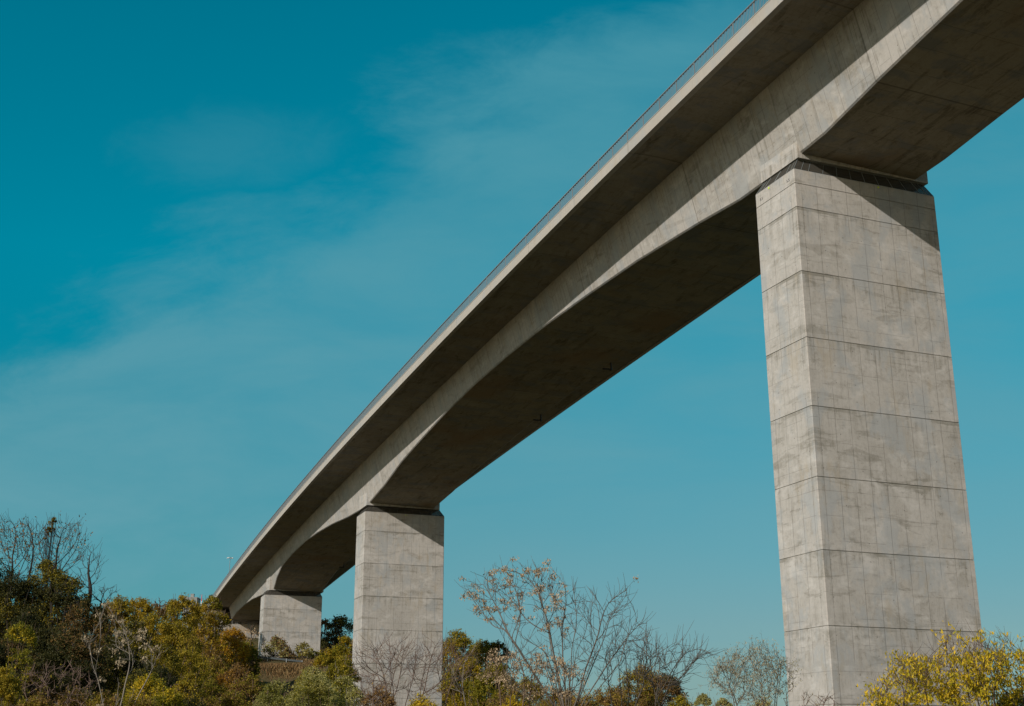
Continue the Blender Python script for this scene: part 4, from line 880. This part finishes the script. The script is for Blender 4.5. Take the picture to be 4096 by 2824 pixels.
# far building and striped mast behind the golden trees
x1, z1 = ray(735, 2380); x2, z2 = ray(789, 2382); Y = 400.0; w_ = (x2-x1)*Y/2; zt = (z1-.0022)*Y; gx = (x1+x2)/2*Y; gz = float(gh(gx, Y))-1
bd = empty('building', (gx, Y, gz)); tag(bd, 'pale flat-roofed building with a small roof tower just showing above the golden trees', 'building')
Hb = zt-gz
mb = MB(); mb.box((0, 2.2, Hb/2), (w_, 2.2, Hb/2)); mb.build('wall', M_wallfar, bd)
mb = MB(); mb.box((0, 2.2, Hb+.12), (w_+.12, 2.3, .12)); mb.build('roof', M_wallfar, bd)
mb = MB(); mb.box((w_*.05, 2.2, Hb+.24+.55), (.5, .5, .55)); mb.box((w_*.05, 2.2, Hb+1.4), (.56, .56, .06)); mb.build('roof_tower', M_wallfar, bd)
for r_ in range(3):
    for c_ in (-.55, .0, .62):
        mb = MB(); mb.box((c_*w_, -.02, Hb-.8-r_*.95), (w_*.2, .04, .26)); mb.build('window', M_glassf, bd)
rx, rz = ray(808, 2377); Y = 400.0; gz = float(gh(rx*Y, Y))-.5; Hm = rz*Y-gz
sm = empty('warning_mast', (rx*Y, Y, gz)); tag(sm, 'thin red and white striped mast beside the far flat-roofed building', 'mast')
nb = 12
for k in range(nb):
    mb = MB(); mb.bar((0, 0, Hm*k/nb), (0, 0, Hm*(k+1)/nb), .16 if k < nb-1 else .16, 8, .15 if k < nb-1 else .05); mb.build('band', M_red if (nb-1-k) % 2 == 0 else M_white, sm)

# ------------------------------------------------------------------ light and sky
EL = rad(25.8); EX = np.array([math.cos(.3868), math.sin(.3868)]); EY = np.array([-math.sin(.3868), math.cos(.3868)])
sd = -EX-.58*EY; AZ = math.atan2(sd[0], sd[1])
Sv = Vector((math.sin(AZ)*math.cos(EL), math.cos(AZ)*math.cos(EL), math.sin(EL)))
sun_d = bpy.data.lights.new('sun', 'SUN'); sun_d.energy = 3.75; sun_d.angle = rad(.53); sun_d.color = (1.0, .93, .84)
sun = bpy.data.objects.new('sun', sun_d); C.objects.link(sun); sun.rotation_euler = Sv.to_track_quat('Z', 'Y').to_euler(); sun.location = (-40, -40, 60)

wd = bpy.data.worlds.new('World'); scene.world = wd; wd.use_nodes = True
t = NT(wd.node_tree)
sky = t.n('ShaderNodeTexSky', sky_type='NISHITA'); sky.sun_disc = False; sky.sun_elevation = EL; sky.sun_rotation = AZ % (2*PI)
sky.air_density = 1.0; sky.dust_density = .6; sky.ozone_density = 1.0; sky.altitude = 100
tc = t.n('ShaderNodeTexCoord'); x, y, z = t.sep(tc.outputs['Generated'])
zc = t.m('MAXIMUM', z, 0.0)
tint = t.cr(zc, [(0.0, (.46,.47,.46)), (.10, (.38,.54,.54)), (.20, (.19,.70,.68)), (.30, (.02,.88,.84)), (.36, (.0,1.02,.95)), (.5, (.0,1.04,.96)), (1.0, (.0,1.0,.95))])
ys0 = t.m('MAXIMUM', y, .05); tint = t.mix(1.0, tint, t.comb(t.ramp(t.m('DIVIDE', x, ys0), -.40, .12, .25, 1.0), 1.0, 1.0), 'MULTIPLY')
tint = t.mix(t.ramp(y, .15, -.35), tint, (.90, .84, .71))
base = t.mix(1.0, sky.outputs[0], tint, 'MULTIPLY')
# thin high cloud veil, laid out by direction (slopes U = x/y, V = z/y on the far side)
ys = t.m('MAXIMUM', y, .05); U = t.m('DIVIDE', x, ys); V = t.m('DIVIDE', z, ys)
(ua, va), (ub, vb) = ray(330, 1330), ray(2600, 60)
dl = math.hypot(ub-ua, vb-va); nx_, ny_ = (vb-va)/dl, -(ub-ua)/dl
dist = t.m('ADD', t.m('ADD', t.m('MULTIPLY', U, nx_), t.m('MULTIPLY', V, ny_)), -(ua*nx_+va*ny_))
uv = t.comb(U, V, 0.0)
mp = t.n('ShaderNodeMapping'); t.l(uv, mp.inputs[0]); mp.inputs['Rotation'].default_value = (0, 0, rad(-28)); mp.inputs['Scale'].default_value = (1.15, 2.0, 1.0)
nA = t.noise(mp.outputs[0], 3.0, 8, .6, .5); nB = t.noise(mp.outputs[0], 10.0, 9, .68, .5); 
mp2 = t.n('ShaderNodeMapping'); t.l(uv, mp2.inputs[0]); mp2.inputs['Rotation'].default_value = (0, 0, rad(-6)); mp2.inputs['Scale'].default_value = (.9, 3.0, 1.0)
nC = t.noise(mp2.outputs[0], 4.0, 7, .58, .4)
dn = t.m('ADD', dist, t.m('ADD', t.m('MULTIPLY', t.m('SUBTRACT', nA, .5), .30), t.m('MULTIPLY', t.m('SUBTRACT', nB, .5), .10)))
veil = t.ramp(dn, -.05, .06)
soft = t.ramp(dn, .0, .45, 1.0, .75)
veil = t.m('MULTIPLY', veil, t.m('MULTIPLY', soft, t.ramp(nC, .28, .72, .55, 1.0)))
# the small wisp above the edge
wu, wv = ray(930, 590); wdist = t.m('SQRT', t.m('ADD', t.m('POWER', t.m('MULTIPLY', t.m('SUBTRACT', U, wu), 1.0), 2.0), t.m('POWER', t.m('MULTIPLY', t.m('SUBTRACT', V, wv), 2.3), 2.0)))
wisp = t.m('MULTIPLY', t.ramp(t.m('ADD', wdist, t.m('MULTIPLY', t.m('SUBTRACT', nB, .5), .16)), .12, .0), .24)
low = t.m('MULTIPLY', t.ramp(t.m('ADD', V, t.m('MULTIPLY', t.m('SUBTRACT', nC, .5), .12)), .25, .15), t.m('MULTIPLY', t.ramp(nC, .3, .75, .35, .7), t.ramp(U, -.42, -.02, .35, 1.0)))
veil = t.m('MAXIMUM', t.m('MAXIMUM', veil, wisp), low)
veil = t.m('MULTIPLY', veil, t.m('GREATER_THAN', y, .05))
cloud = t.mix(t.m('MULTIPLY', veil, .85), base, t.mix(t.ramp(zc, .0, .5), (1.65,3.75,4.35), (.78,3.1,3.9)))
bg = t.n('ShaderNodeBackground'); t.l(cloud, bg.inputs[0]); bg.inputs[1].default_value = .1
wo = t.n('ShaderNodeOutputWorld'); t.l(bg.outputs[0], wo.inputs[0])

# ------------------------------------------------------------------ render settings
scene.render.engine = 'CYCLES'
scene.view_settings.view_transform = 'Standard'; scene.view_settings.look = 'None'
scene.view_settings.exposure = 0.0; scene.view_settings.gamma = 1.0
scene.cycles.max_bounces = 6; scene.cycles.transparent_max_bounces = 12
scene.render.resolution_x = 1024; scene.render.resolution_y = 706
